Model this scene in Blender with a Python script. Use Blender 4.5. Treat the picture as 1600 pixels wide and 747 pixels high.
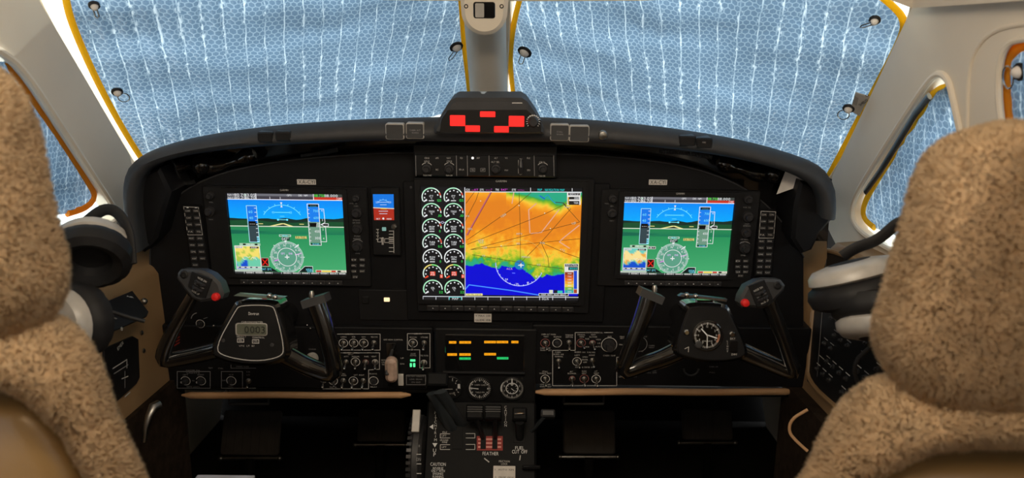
import bpy, bmesh, math, random
from mathutils import Vector, Matrix, noise
from mathutils.geometry import tessellate_polygon

for o in list(bpy.data.objects):
    bpy.data.objects.remove(o)
SC = bpy.context.scene
COL = SC.collection
rnd = random.Random(7)
sin, cos, rad, PI = math.sin, math.cos, math.radians, math.pi

# ------------------------------------------------------------------ camera
FPX = 1155.0
PITCH, ROLL = rad(12.0), rad(0.7)
CAM = Vector((0, 0, 1.05))
_X = Vector((1, 0, 0))
_U0 = Vector((0, sin(PITCH), cos(PITCH)))
FWD = Vector((0, cos(PITCH), -sin(PITCH)))
CR = cos(ROLL) * _X + sin(ROLL) * _U0
CU = cos(ROLL) * _U0 - sin(ROLL) * _X
cam_d = bpy.data.cameras.new('camera')
cam_d.sensor_width = 36.0
cam_d.lens = 36.0 * FPX / 1600.0
cam_d.clip_start = 0.02
cam_d.dof.use_dof = True
cam_d.dof.focus_distance = 1.34
cam_d.dof.aperture_fstop = 4.6
cam = bpy.data.objects.new('camera', cam_d)
COL.objects.link(cam)
_m = Matrix((CR, CU, -FWD)).transposed().to_4x4()
_m.translation = CAM
cam.matrix_world = _m
SC.camera = cam

# ------------------------------------------------------------------ sky, sun, added fill lamps, exposure
wd = bpy.data.worlds.new('sky')
SC.world = wd
wd.use_nodes = True
wd.node_tree.nodes['Background'].inputs[0].default_value = (0.93, 0.97, 1.0, 1)
wd.node_tree.nodes['Background'].inputs[1].default_value = 3.0
sun_d = bpy.data.lights.new('sun', 'SUN')
sun_d.energy = 5.0
sun_d.angle = rad(0.6)
sun_d.color = (1, 0.96, 0.9)
sun = bpy.data.objects.new('sun', sun_d)
COL.objects.link(sun)
sun.rotation_euler = Vector((-0.22, -0.62, -0.75)).to_track_quat('-Z', 'Y').to_euler()
lamp_d = bpy.data.lights.new('warm_fill_lamp', 'AREA')  # unseen fill lamp, added to warm the seats
lamp_d.energy = 3.6
lamp_d.shape = 'RECTANGLE'
lamp_d.size, lamp_d.size_y = 0.3, 0.3
lamp_d.color = (1.0, 0.72, 0.44)
lamp = bpy.data.objects.new('warm_fill_lamp', lamp_d)
COL.objects.link(lamp)
lamp.location = (-0.05, 0.0, 1.37)
lamp.rotation_euler = (rad(8), 0, 0)
front_fill_d = bpy.data.lights.new('front_fill_lamp', 'AREA')  # unseen overhead fill, added to brighten the pillars and glareshield
front_fill_d.energy = 5.6
front_fill_d.shape = 'RECTANGLE'
front_fill_d.size, front_fill_d.size_y = 0.5, 0.18
front_fill_d.color = (1.0, 0.87, 0.70)
dome = bpy.data.objects.new('front_fill_lamp', front_fill_d)
COL.objects.link(dome)
dome.location = (-0.05, 0.32, 1.36)
dome.rotation_euler = (rad(55), 0, 0)
SC.view_settings.view_transform = 'Standard'
SC.view_settings.look = 'None'
SC.view_settings.gamma = 1.0
SC.view_settings.exposure = 0.0
SC.view_settings.use_curve_mapping = False

# ------------------------------------------------------------------ measuring helpers
def ray(px, py):
    return FWD + ((px - 800) / FPX) * CR + ((373.5 - py) / FPX) * CU
def PT(px, py, Y):
    d = ray(px, py)
    return CAM + d * (Y / d.y)

class Plane:
    """a flat working frame: u right, v up, w towards the viewer, in metres"""
    def __init__(s, O, U, V):
        s.O = Vector(O); s.U = Vector(U).normalized(); V = Vector(V)
        s.N = s.U.cross(V).normalized(); s.V = s.N.cross(s.U).normalized()
        m = Matrix((s.U, s.V, s.N)).transposed().to_4x4(); m.translation = s.O
        s.M = m; s.I = m.inverted()
    def q(s, px, py, w=0.0):
        d = ray(px, py); o = s.O + s.N * w
        p = CAM + d * ((o - CAM).dot(s.N) / d.dot(s.N))
        return s.I @ p
    def k(s, px, py, w=0.0):      # metres per pixel across
        return (s.q(px + 1, py, w) - s.q(px - 1, py, w)).length / 2
WORLD = Plane((0, 0, 0), (1, 0, 0), (0, 1, 0))

PAN = Plane(PT(760, 380, 1.30), (1, 0, 0), (0, -sin(rad(5)), cos(rad(5))))
_po = PAN.M @ PAN.q(755, 628, 0.03)
PED = Plane(_po, (1, 0, 0), (0, sin(rad(38)), cos(rad(38))))
YOK = Plane(PT(400, 520, 1.09), (1, 0, 0), (0, sin(rad(8)), cos(rad(8))))
_a, _b, _t = PT(215, 240, 1.42), PT(735, 165, 1.70), PT(722, 0, 1.42)
WSL = Plane(_a, _b - _a, _t - _a)
_a, _b, _t = PT(1295, 265, 1.42), PT(790, 165, 1.70), PT(805, 0, 1.42)
WSR = Plane(_b, _a - _b, _t - _b)
_s, _c = sin(rad(12)), cos(rad(12))
SDL = Plane((-0.74, 1.2, 0.8), (0, 1, 0), (_s, 0, _c))
SDR = Plane((0.635, 1.2, 0.8), (0, -1, 0), (-_s, 0, _c))

# ------------------------------------------------------------------ materials
def lin(c):
    return tuple(((x / 255) / 12.92 if x / 255 <= .04045 else ((x / 255 + .055) / 1.055) ** 2.4) for x in c)
def nmat(name):
    m = bpy.data.materials.new(name); m.use_nodes = True
    nt = m.node_tree
    return m, nt, nt.nodes['Principled BSDF']
def pm(name, col, rough=0.5, metal=0.0, nscale=40.0, namt=0.12, bump=0.0, bscale=None, coat=0.0, spec=None):
    m, nt, b = nmat(name)
    tc = nt.nodes.new('ShaderNodeTexCoord')
    nz = nt.nodes.new('ShaderNodeTexNoise'); nz.inputs['Scale'].default_value = nscale; nz.inputs['Detail'].default_value = 3
    nt.links.new(tc.outputs['Object'], nz.inputs['Vector'])
    rp = nt.nodes.new('ShaderNodeValToRGB')
    rp.color_ramp.elements[0].position = .3; rp.color_ramp.elements[1].position = .7
    rp.color_ramp.elements[0].color = tuple(c * (1 - namt) for c in col) + (1,)
    rp.color_ramp.elements[1].color = tuple(min(1, c * (1 + namt)) for c in col) + (1,)
    nt.links.new(nz.outputs['Fac'], rp.inputs['Fac'])
    nt.links.new(rp.outputs['Color'], b.inputs['Base Color'])
    b.inputs['Roughness'].default_value = rough
    b.inputs['Metallic'].default_value = metal
    if coat: b.inputs['Coat Weight'].default_value = coat; b.inputs['Coat Roughness'].default_value = .08
    if spec is not None: b.inputs['Specular IOR Level'].default_value = spec
    if bump:
        n2 = nt.nodes.new('ShaderNodeTexNoise'); n2.inputs['Scale'].default_value = bscale or nscale * 6
        nt.links.new(tc.outputs['Object'], n2.inputs['Vector'])
        bp = nt.nodes.new('ShaderNodeBump'); bp.inputs['Strength'].default_value = bump; bp.inputs['Distance'].default_value = .001
        nt.links.new(n2.outputs['Fac'], bp.inputs['Height']); nt.links.new(bp.outputs['Normal'], b.inputs['Normal'])
    return m
def glow(name, col, strength):
    m, nt, b = nmat(name)
    b.inputs['Base Color'].default_value = tuple(c * .4 for c in col) + (1,)
    b.inputs['Emission Color'].default_value = tuple(col) + (1,)
    b.inputs['Emission Strength'].default_value = strength
    return m
def attr_mat(name, emit):
    m, nt, b = nmat(name)
    a = nt.nodes.new('ShaderNodeAttribute'); a.attribute_name = 'Col'
    if emit:
        b.inputs['Base Color'].default_value = (0.01, 0.01, 0.01, 1)
        b.inputs['Roughness'].default_value = .35
        nt.links.new(a.outputs['Color'], b.inputs['Emission Color'])
        b.inputs['Emission Strength'].default_value = emit
    else:
        nt.links.new(a.outputs['Color'], b.inputs['Base Color']); b.inputs['Roughness'].default_value = .6
    return m
def foil_mat(name):
    m, nt, b = nmat(name)
    N = nt.nodes.new; L = nt.links.new
    tc = N('ShaderNodeTexCoord')
    mp = N('ShaderNodeMapping'); mp.inputs['Scale'].default_value = (1, 1, 0.0)
    L(tc.outputs['Object'], mp.inputs['Vector'])
    wn = N('ShaderNodeTexNoise'); wn.inputs['Scale'].default_value = 9; wn.inputs['Detail'].default_value = 4
    L(mp.outputs['Vector'], wn.inputs['Vector'])
    va = N('ShaderNodeVectorMath'); va.operation = 'MULTIPLY_ADD'
    L(wn.outputs['Color'], va.inputs[0]); va.inputs[1].default_value = (.018, .018, 0); L(mp.outputs['Vector'], va.inputs[2])
    # hexagonal bubble lattice, about a centimetre across
    def VM(op, x, y=None, z=None):
        n = N('ShaderNodeVectorMath'); n.operation = op
        for i, k in enumerate((x, y, z)):
            if k is None: continue
            if isinstance(k, tuple): n.inputs[i].default_value = k
            else: L(k, n.inputs[i])
        return n
    SZ = (1.0, 1.7320508, 1.0); HS = (.5, .8660254, 0.0)
    hp_ = VM('MULTIPLY_ADD', va.outputs[0], (92, 92, 0), (173.205 * 2, 173.205 * 2, 0)).outputs[0]
    ha = VM('SUBTRACT', VM('MODULO', hp_, SZ).outputs[0], HS).outputs[0]
    hb = VM('SUBTRACT', VM('MODULO', VM('ADD', hp_, HS).outputs[0], SZ).outputs[0], HS).outputs[0]
    la, lb = VM('LENGTH', ha), VM('LENGTH', hb)
    lt = N('ShaderNodeMath'); lt.operation = 'LESS_THAN'; L(lb.outputs['Value'], lt.inputs[0]); L(la.outputs['Value'], lt.inputs[1])
    hx = N('ShaderNodeMix'); hx.data_type = 'VECTOR'; L(lt.outputs[0], hx.inputs[0]); L(ha, hx.inputs[4]); L(hb, hx.inputs[5])
    hg = VM('ABSOLUTE', hx.outputs[1]).outputs[0]
    hd1 = VM('DOT_PRODUCT', hg, HS); hsx = N('ShaderNodeSeparateXYZ'); L(hg, hsx.inputs[0])
    hmax = N('ShaderNodeMath'); hmax.operation = 'MAXIMUM'; L(hd1.outputs['Value'], hmax.inputs[0]); L(hsx.outputs['X'], hmax.inputs[1])
    vo = N('ShaderNodeMath'); vo.operation = 'SUBTRACT'; vo.inputs[0].default_value = .5; L(hmax.outputs[0], vo.inputs[1])
    cell = N('ShaderNodeMapRange'); cell.inputs['From Min'].default_value = 0.0; cell.inputs['From Max'].default_value = .14
    cell.inputs['To Min'].default_value = 1; cell.inputs['To Max'].default_value = 0
    L(vo.outputs[0], cell.inputs['Value'])
    # long seams that run up the sheet
    sx = N('ShaderNodeSeparateXYZ'); L(va.outputs[0], sx.inputs[0])
    def seam(period, width):
        a = N('ShaderNodeMath'); a.operation = 'DIVIDE'; a.inputs[1].default_value = period; L(sx.outputs['X'], a.inputs[0])
        f = N('ShaderNodeMath'); f.operation = 'FRACT'; L(a.outputs[0], f.inputs[0])
        p = N('ShaderNodeMath'); p.operation = 'SUBTRACT'; p.inputs[1].default_value = .5; L(f.outputs[0], p.inputs[0])
        ab = N('ShaderNodeMath'); ab.operation = 'ABSOLUTE'; L(p.outputs[0], ab.inputs[0])
        r = N('ShaderNodeMapRange'); r.inputs['From Min'].default_value = 0; r.inputs['From Max'].default_value = width
        r.inputs['To Min'].default_value = 1; r.inputs['To Max'].default_value = 0; L(ab.outputs[0], r.inputs['Value'])
        return r
    s1 = seam(.0326, .055)
    s3 = seam(.0326, .22)
    s2 = seam(.0113, .05)
    pn = N('ShaderNodeTexNoise'); pn.inputs['Scale'].default_value = 26; pn.inputs['Detail'].default_value = 2
    L(mp.outputs['Vector'], pn.inputs['Vector'])
    pr = N('ShaderNodeMapRange'); pr.inputs['From Min'].default_value = .36; pr.inputs['From Max'].default_value = .62; pr.inputs['To Min'].default_value = .32; L(pn.outputs['Fac'], pr.inputs['Value'])
    cm = N('ShaderNodeMath'); cm.operation = 'MULTIPLY'; L(cell.outputs[0], cm.inputs[0]); cm.inputs[1].default_value = .46
    sm = N('ShaderNodeMath'); sm.operation = 'MULTIPLY'; L(s1.outputs[0], sm.inputs[0]); L(pr.outputs[0], sm.inputs[1])
    s2m = N('ShaderNodeMath'); s2m.operation = 'MULTIPLY'; L(s2.outputs[0], s2m.inputs[0]); s2m.inputs[1].default_value = .10
    cm2 = N('ShaderNodeMath'); cm2.operation = 'MAXIMUM'; L(cm.outputs[0], cm2.inputs[0]); L(s2m.outputs[0], cm2.inputs[1])
    mx = N('ShaderNodeMath'); mx.operation = 'MAXIMUM'; L(cm2.outputs[0], mx.inputs[0]); L(sm.outputs[0], mx.inputs[1])
    gm = N('ShaderNodeMapping'); gm.inputs['Scale'].default_value = (2.2, .8, 0); L(tc.outputs['Object'], gm.inputs['Vector'])  # white glints along the seams, painted into the colour
    gn = N('ShaderNodeTexNoise'); gn.inputs['Scale'].default_value = 95; gn.inputs['Detail'].default_value = 2
    L(gm.outputs['Vector'], gn.inputs['Vector'])
    g2 = N('ShaderNodeTexNoise'); g2.inputs['Scale'].default_value = 5; L(mp.outputs['Vector'], g2.inputs['Vector'])
    ga = N('ShaderNodeMath'); ga.operation = 'MULTIPLY_ADD'; L(g2.outputs['Fac'], ga.inputs[0]); ga.inputs[1].default_value = .6; L(gn.outputs['Fac'], ga.inputs[2])
    g3 = N('ShaderNodeMapRange'); g3.inputs['From Min'].default_value = .84; g3.inputs['From Max'].default_value = .93; L(ga.outputs[0], g3.inputs['Value'])
    gr = N('ShaderNodeMath'); gr.operation = 'MULTIPLY'; L(g3.outputs[0], gr.inputs[0]); L(s3.outputs[0], gr.inputs[1])
    mx0 = mx
    mx = N('ShaderNodeMath'); mx.operation = 'MAXIMUM'; L(mx0.outputs[0], mx.inputs[0]); L(gr.outputs[0], mx.inputs[1])
    ramp = N('ShaderNodeValToRGB')
    e = ramp.color_ramp.elements
    e[0].position = 0; e[0].color = (.064, .100, .148, 1)
    e[1].position = 1; e[1].color = (.36, .41, .46, 1)
    k = e.new(.35); k.color = (.125, .172, .225, 1)
    L(mx.outputs[0], ramp.inputs['Fac'])
    bn = N('ShaderNodeTexNoise'); bn.inputs['Scale'].default_value = 1; bm_ = N('ShaderNodeMapping'); bm_.inputs['Scale'].default_value = (2.5, 9, 0); L(tc.outputs['Object'], bm_.inputs['Vector']); L(bm_.outputs['Vector'], bn.inputs['Vector'])  # broad lighter and darker bands painted in for backlight and folds
    br = N('ShaderNodeMapRange'); br.inputs['From Min'].default_value = .3; br.inputs['From Max'].default_value = .7
    br.inputs['To Min'].default_value = .62; br.inputs['To Max'].default_value = 1.4; L(bn.outputs['Fac'], br.inputs['Value'])
    mc = N('ShaderNodeVectorMath'); mc.operation = 'SCALE'; L(ramp.outputs['Color'], mc.inputs[0]); L(br.outputs[0], mc.inputs['Scale'])
    bp = N('ShaderNodeBump'); bp.inputs['Strength'].default_value = .9; bp.inputs['Distance'].default_value = .003
    L(vo.outputs[0], bp.inputs['Height'])
    tr = N('ShaderNodeBsdfTranslucent'); L(mc.outputs[0], tr.inputs['Color'])
    gl = N('ShaderNodeBsdfGlossy'); gl.inputs['Color'].default_value = (.75, .82, .9, 1); gl.inputs['Roughness'].default_value = .22
    L(bp.outputs['Normal'], gl.inputs['Normal'])
    ms = N('ShaderNodeMixShader'); ms.inputs[0].default_value = .22
    L(tr.outputs[0], ms.inputs[1]); L(gl.outputs[0], ms.inputs[2])
    L(ms.outputs[0], nt.nodes['Material Output'].inputs['Surface'])
    return m
def glass_mat(name):
    m, nt, b = nmat(name)
    N = nt.nodes.new; L = nt.links.new
    t = N('ShaderNodeBsdfTransparent'); t.inputs[0].default_value = (.93, .97, .96, 1)
    g = N('ShaderNodeBsdfGlossy'); g.inputs['Roughness'].default_value = .03
    x = N('ShaderNodeMixShader'); x.inputs[0].default_value = .05; L(t.outputs[0], x.inputs[1]); L(g.outputs[0], x.inputs[2])
    L(x.outputs[0], nt.nodes['Material Output'].inputs['Surface'])
    return m
def piping_mat(name, col, tcol):
    m, nt, b = nmat(name)
    N = nt.nodes.new; L = nt.links.new
    nz = N('ShaderNodeTexNoise'); nz.inputs['Scale'].default_value = 60
    rp = N('ShaderNodeValToRGB'); rp.color_ramp.elements[0].color = tuple(c * .8 for c in col) + (1,); rp.color_ramp.elements[1].color = tuple(col) + (1,)
    L(nz.outputs['Fac'], rp.inputs[0]); L(rp.outputs[0], b.inputs['Base Color']); b.inputs['Roughness'].default_value = .6
    t = N('ShaderNodeBsdfTranslucent'); t.inputs[0].default_value = tuple(tcol) + (1,)
    x = N('ShaderNodeMixShader'); x.inputs[0].default_value = .5; L(b.outputs[0], x.inputs[1]); L(t.outputs[0], x.inputs[2])
    L(x.outputs[0], nt.nodes['Material Output'].inputs['Surface'])
    return m

M = {}
M['black'] = pm('panel_black', (.0078, .008, .0094), .5, spec=.22, bump=.15, bscale=900)
M['black2'] = pm('bezel_black', (.012, .0122, .0135), .42, spec=.3, bump=.1, bscale=1200)
M['pad'] = pm('glareshield_vinyl', (.030, .031, .035), .6, bump=.35, bscale=900)
M['gloss'] = pm('gloss_black', (.008, .008, .009), .12, coat=.6)
M['yoke'] = pm('yoke_black', (.006, .006, .0065), .16, coat=1.0)
M['pedal'] = pm('pedal_rubber', (.055, .048, .042), .7)
M['knob'] = pm('knob_black', (.028, .028, .031), .35)
M['grey'] = pm('dark_grey', (.036, .037, .04), .5)
M['chrome'] = pm('chrome', (.62, .62, .62), .18, 1.0)
M['steel'] = pm('steel', (.32, .31, .29), .35, 1.0)
M['silver'] = pm('silver_plastic', (.46, .44, .41), .4, .1)
M['kick'] = pm('brown_carpet', (.030, .020, .013), .95, nscale=60, namt=.3, spec=.1)
M['beige'] = pm('cream_trim', (.80, .72, .60), .6, nscale=6, namt=.04, bump=.15, bscale=700)
M['head'] = pm('headliner', (.80, .72, .60), .75, nscale=8, namt=.03, bump=.2, bscale=900)
M['tan'] = pm('tan_console', (.30, .185, .09), .5, nscale=9, namt=.08, bump=.15, bscale=500)
M['tanpad'] = pm('tan_pad', (.55, .32, .16), .6, nscale=14, namt=.12, bump=.3, bscale=300)
M['leather'] = pm('tan_leather', (.24, .145, .055), .36, nscale=7, namt=.1, bump=.25, bscale=350)
M['fleece'] = pm('sheepskin', (.86, .66, .43), .95, nscale=30, namt=.14, spec=.1)
_m = M['fleece']; _nt = _m.node_tree
_tr = _nt.nodes.new('ShaderNodeBsdfTranslucent'); _tr.inputs[0].default_value = (.92, .74, .52, 1)
_mx = _nt.nodes.new('ShaderNodeMixShader'); _mx.inputs[0].default_value = .55
_nt.links.new(_nt.nodes['Principled BSDF'].outputs[0], _mx.inputs[1]); _nt.links.new(_tr.outputs[0], _mx.inputs[2])
_nt.links.new(_mx.outputs[0], _nt.nodes['Material Output'].inputs['Surface'])
M['carpet'] = pm('dark_carpet', (.009, .0075, .0065), .95, nscale=80, namt=.4, bump=.6, bscale=600)
M['foot'] = pm('footwell', (.006, .0055, .005), .85, spec=.1)
M['foil'] = foil_mat('bubble_foil')
M['pipe'] = piping_mat('yellow_piping', (.95, .58, .03), (1.0, .70, .04))
M['pipeo'] = piping_mat('orange_piping', (.9, .36, .02), (1.0, .42, .015))
M['glass'] = glass_mat('window_glass')
M['white'] = pm('white_card', (.72, .68, .64), .7)
M['mirror'] = pm('reflection_sheet', (.85, .85, .83), .14, 1.0)  # metal for the strips that stand in for reflections
M['rubber'] = pm('rubber', (.009, .009, .010), .6, spec=.35)
M['red'] = pm('red_button', (.75, .02, .02), .35)
M['redglow'] = glow('red_lamp', (1.0, .018, .015), 1.0)
M['pink'] = pm('gear_knob', (.50, .36, .29), .45, nscale=60, namt=.2)
M['lcd'] = pm('lcd_glass', (.13, .14, .11), .25)
M['green'] = pm('green_clip', (.28, .36, .31), .3, .6)
M['ink'] = attr_mat('printed_ink', 0)
M['screen'] = attr_mat('screen_light', 1.0)
M['pedblack'] = pm('pedestal_black', (.0065, .007, .0078), .6, spec=.15)
M['lever'] = pm('lever_grey', (.035, .042, .048), .35)
M['paleblue'] = pm('pale_grey_card', (.42, .45, .55), .5)

# ------------------------------------------------------------------ mesh helpers
WMX = {}
class MB:
    def __init__(s, pl=WORLD):
        s.pl = pl; s.v = []; s.f = []
    def add(s, vs, fs):
        b = len(s.v); s.v += [Vector(x) for x in vs]; s.f += [tuple(b + i for i in f) for f in fs]
        return s
    def box(s, c, d, R=None):
        R = R or Matrix.Identity(3); c = Vector(c)
        vs = [c + R @ Vector((x * d[0] / 2, y * d[1] / 2, z * d[2] / 2)) for x in (-1, 1) for y in (-1, 1) for z in (-1, 1)]
        return s.add(vs, [(0, 1, 3, 2), (4, 6, 7, 5), (0, 4, 5, 1), (2, 3, 7, 6), (0, 2, 6, 4), (1, 5, 7, 3)])
    def prism(s, loop, z0, z1, ch=0.0):
        """polygon in (u,v) raised from w=z0 to w=z1 with a chamfered front edge"""
        n = len(loop); L0 = [Vector((p[0], p[1])) for p in loop]
        area = sum(L0[i].x * L0[(i + 1) % n].y - L0[(i + 1) % n].x * L0[i].y for i in range(n))
        if area < 0: L0.reverse()
        rings = [[(p.x, p.y, z0) for p in L0]]
        if ch:
            rings.append([(p.x, p.y, z1 - ch) for p in L0])
            ins = []
            for i in range(n):
                a, b, c = L0[i - 1], L0[i], L0[(i + 1) % n]
                e1 = (b - a).normalized() if (b - a).length > 1e-9 else Vector((1, 0)); e2 = (c - b).normalized() if (c - b).length > 1e-9 else e1
                m = Vector((-e1.y - e2.y, e1.x + e2.x))
                m = m.normalized() if m.length > 1e-6 else Vector((-e1.y, e1.x))
                ins.append(b + m * ch)
            rings.append([(p.x, p.y, z1) for p in ins])
        else:
            rings.append([(p.x, p.y, z1) for p in L0])
        vs = [v for r in rings for v in r]; fs = []
        for r in range(len(rings) - 1):
            for i in range(n):
                j = (i + 1) % n
                fs.append((r * n + i, r * n + j, (r + 1) * n + j, (r + 1) * n + i))
        k = (len(rings) - 1) * n
        fs.append(tuple(range(k, k + n))); fs.append(tuple(reversed(range(n))))
        return s.add(vs, fs)
    def tube(s, pts, r, n=10, closed=False, flat=1.0, up=None):
        pts = [Vector(p) for p in pts]; m = len(pts)
        rr = [r] * m if isinstance(r, (int, float)) else list(r)
        vs = []; nrm = up
        for i, p in enumerate(pts):
            if closed: t = pts[(i + 1) % m] - pts[i - 1]
            else: t = pts[min(i + 1, m - 1)] - pts[max(i - 1, 0)]
            t = t.normalized() if t.length > 1e-9 else Vector((0, 0, 1))
            if nrm is None: nrm = Vector((0, 0, 1)) if abs(t.z) < .9 else Vector((1, 0, 0))
            nrm = Vector(nrm); nrm = nrm - t * nrm.dot(t)
            nrm = nrm.normalized() if nrm.length > 1e-6 else t.orthogonal().normalized()
            bn = t.cross(nrm)
            for k in range(n):
                a = 2 * PI * k / n
                vs.append(p + nrm * (cos(a) * rr[i] * flat) + bn * (sin(a) * rr[i]))
        fs = []
        for i in range(m if closed else m - 1):
            j = (i + 1) % m
            for k in range(n):
                l = (k + 1) % n
                fs.append((i * n + k, i * n + l, j * n + l, j * n + k))
        if not closed:
            fs.append(tuple(reversed(range(n)))); fs.append(tuple(range((m - 1) * n, m * n)))
        return s.add(vs, fs)
    def cyl(s, a, b, r0, r1=None, n=16):
        return s.tube([a, b], [r0, r0 if r1 is None else r1], n)
    def lathe(s, prof, c, ax=(0, 0, 1), n=24):
        """profile of (radius, height) turned about ax through c"""
        ax = Vector(ax).normalized(); a = ax.orthogonal().normalized(); b = ax.cross(a); c = Vector(c)
        vs = [c + ax * h + (a * cos(2 * PI * k / n) + b * sin(2 * PI * k / n)) * r for r, h in prof for k in range(n)]
        fs = []
        for i in range(len(prof) - 1):
            for k in range(n):
                l = (k + 1) % n
                fs.append((i * n + k, i * n + l, (i + 1) * n + l, (i + 1) * n + k))
        if prof[0][0] > 1e-6: fs.append(tuple(reversed(range(n))))
        if prof[-1][0] > 1e-6: fs.append(tuple(range((len(prof) - 1) * n, len(prof) * n)))
        return s.add(vs, fs)
    def ball(s, c, r, n=12):
        pr = [(max(1e-5, sin(PI * i / n)) , -cos(PI * i / n)) for i in range(n + 1)]
        r = Vector(r) if not isinstance(r, (int, float)) else Vector((r, r, r)); c = Vector(c)
        b = len(s.v); s.lathe(pr, (0, 0, 0), n=n * 2)
        for i in range(b, len(s.v)):
            s.v[i] = Vector((s.v[i].x * r.x, s.v[i].y * r.y, s.v[i].z * r.z)) + c
        return s
    def loft(s, rows, closed_rows=False, caps=False):
        n = len(rows[0]); vs = [p for r in rows for p in r]; fs = []
        for i in range(len(rows) - 1):
            for k in range(n if closed_rows else n - 1):
                l = (k + 1) % n
                fs.append((i * n + k, i * n + l, (i + 1) * n + l, (i + 1) * n + k))
        if caps:
            fs.append(tuple(reversed(range(n)))); fs.append(tuple(range((len(rows) - 1) * n, len(rows) * n)))
        return s.add(vs, fs)
    def mesh(s, name, mat, inv=None, ang=38, recalc=True):
        me = bpy.data.meshes.new(name)
        T = (inv @ s.pl.M) if inv is not None else s.pl.M
        me.from_pydata([T @ v for v in s.v], [], s.f)
        bm = bmesh.new(); bm.from_mesh(me)
        bmesh.ops.remove_doubles(bm, verts=bm.verts, dist=1e-6)
        if recalc: bmesh.ops.recalc_face_normals(bm, faces=bm.faces)
        bm.to_mesh(me); bm.free()
        for p in me.polygons: p.use_smooth = True
        me.set_sharp_from_angle(angle=rad(ang))
        me.materials.append(M[mat] if isinstance(mat, str) else mat)
        return me

def tag(o, label=None, cat=None, group=None, kind=None):
    if label: o['label'] = label
    if cat: o['category'] = cat
    if group: o['group'] = group
    if kind: o['kind'] = kind
    return o
def thing(name, label, cat, pl, at, group=None, kind=None):
    """an Empty at the base of a thing; at is a local point of the working frame"""
    o = bpy.data.objects.new(name, None); o.empty_display_size = .02
    COL.objects.link(o)
    m = pl.M @ Matrix.Translation(Vector(at)); o.matrix_world = m; WMX[o] = m
    return tag(o, label, cat, group, kind)
def part(name, mb, mat, parent, ang=38, recalc=True, label=None, kind=None):
    m = WMX[parent]
    o = bpy.data.objects.new(name, mb.mesh(name, mat, m.inverted(), ang, recalc))
    COL.objects.link(o); o.parent = parent; WMX[o] = m
    return tag(o, label, None, None, kind)
def solo(name, mb, mat, label=None, cat=None, group=None, kind=None, ang=38, recalc=True):
    """a thing that is one mesh"""
    pts = [mb.pl.M @ v for v in mb.v]
    c = sum(pts, Vector()) / len(pts); c.z = min(p.z for p in pts)
    m = Matrix.Translation(c)
    o = bpy.data.objects.new(name, mb.mesh(name, mat, m.inverted(), ang, recalc))
    COL.objects.link(o); o.matrix_world = m; WMX[o] = m
    return tag(o, label, cat, group, kind)
def inst(name, me, parent, pl, at, R=None, sc=None):
    """a part that shares its mesh with its alikes"""
    o = bpy.data.objects.new(name, me); COL.objects.link(o); o.parent = parent
    m = pl.M @ Matrix.Translation(Vector(at))
    if R is not None: m = m @ R.to_4x4()
    if sc is not None: m = m @ Matrix.Diagonal((sc[0], sc[1], sc[2], 1))
    o.matrix_local = WMX[parent].inverted() @ m; WMX[o] = m
    return o

def rrect(x0, y0, x1, y1, r, n=4):
    x0, x1 = min(x0, x1), max(x0, x1); y0, y1 = min(y0, y1), max(y0, y1)
    out = []
    for cx, cy, a in ((x1 - r, y1 - r, 0), (x0 + r, y1 - r, 90), (x0 + r, y0 + r, 180), (x1 - r, y0 + r, 270)):
        for i in range(n + 1):
            t = rad(a + 90 * i / n); out.append((cx + r * cos(t), cy + r * sin(t)))
    return out
def chaikin(P, it=2, closed=True):
    P = [Vector(p) for p in P]
    for _ in range(it):
        Q = []
        n = len(P)
        rng = range(n) if closed else range(n - 1)
        if not closed: Q.append(P[0])
        for i in rng:
            a, b = P[i], P[(i + 1) % n]
            Q += [a * .75 + b * .25, a * .25 + b * .75]
        if not closed: Q.append(P[-1])
        P = Q
    return P
def resample(P, n):
    P = [Vector(p) for p in P]; d = [0]
    for a, b in zip(P, P[1:]): d.append(d[-1] + (b - a).length)
    out = []
    for i in range(n):
        t = d[-1] * i / (n - 1); j = 0
        while j < len(d) - 2 and d[j + 1] < t: j += 1
        f = (t - d[j]) / max(1e-9, d[j + 1] - d[j]); out.append(P[j].lerp(P[j + 1], f))
    return out
def qs(pl, pts, w=0.0):
    return [pl.q(p[0], p[1], w) for p in pts]
def holed(mb, outline, holes, th):
    """a slab in the working frame with holes cut through; loops are lists of local (u,v)"""
    loops = [[Vector((p[0], p[1], 0)) for p in L] for L in [outline] + holes]
    flat = [p for L in loops for p in L]; b = len(flat)
    tris = tessellate_polygon(loops)
    vs = [(p.x, p.y, 0) for p in flat] + [(p.x, p.y, -th) for p in flat]
    fs = []
    for t in tris:
        fs.append(tuple(t)); fs.append((t[2] + b, t[1] + b, t[0] + b))
    k = 0
    for L in loops:
        n = len(L)
        for i in range(n):
            j = (i + 1) % n; fs.append((k + i, k + j, b + k + j, b + k + i))
        k += n
    mb.add(vs, fs); return mb

# ------------------------------------------------------------------ lettering and screen drawing
_G = {}
def glyph(ch):
    if ch not in _G:
        cu = bpy.data.curves.new('g', 'FONT'); cu.body = ch; cu.size = 1.0; cu.resolution_u = 2
        o = bpy.data.objects.new('g', cu); COL.objects.link(o)
        dg = bpy.context.evaluated_depsgraph_get()
        me = o.evaluated_get(dg).to_mesh()
        vs = [(v.co.x, v.co.y) for v in me.vertices]; fs = [tuple(p.vertices) for p in me.polygons]
        o.evaluated_get(dg).to_mesh_clear()
        bpy.data.objects.remove(o); bpy.data.curves.remove(cu)
        if vs:
            x0 = min(v[0] for v in vs); x1 = max(v[0] for v in vs)
            vs = [((v[0] - x0) / .69, v[1] / .69) for v in vs]; _G[ch] = (vs, fs, (x1 - x0) / .69)
        else: _G[ch] = ([], [], .45)
    return _G[ch]

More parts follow.
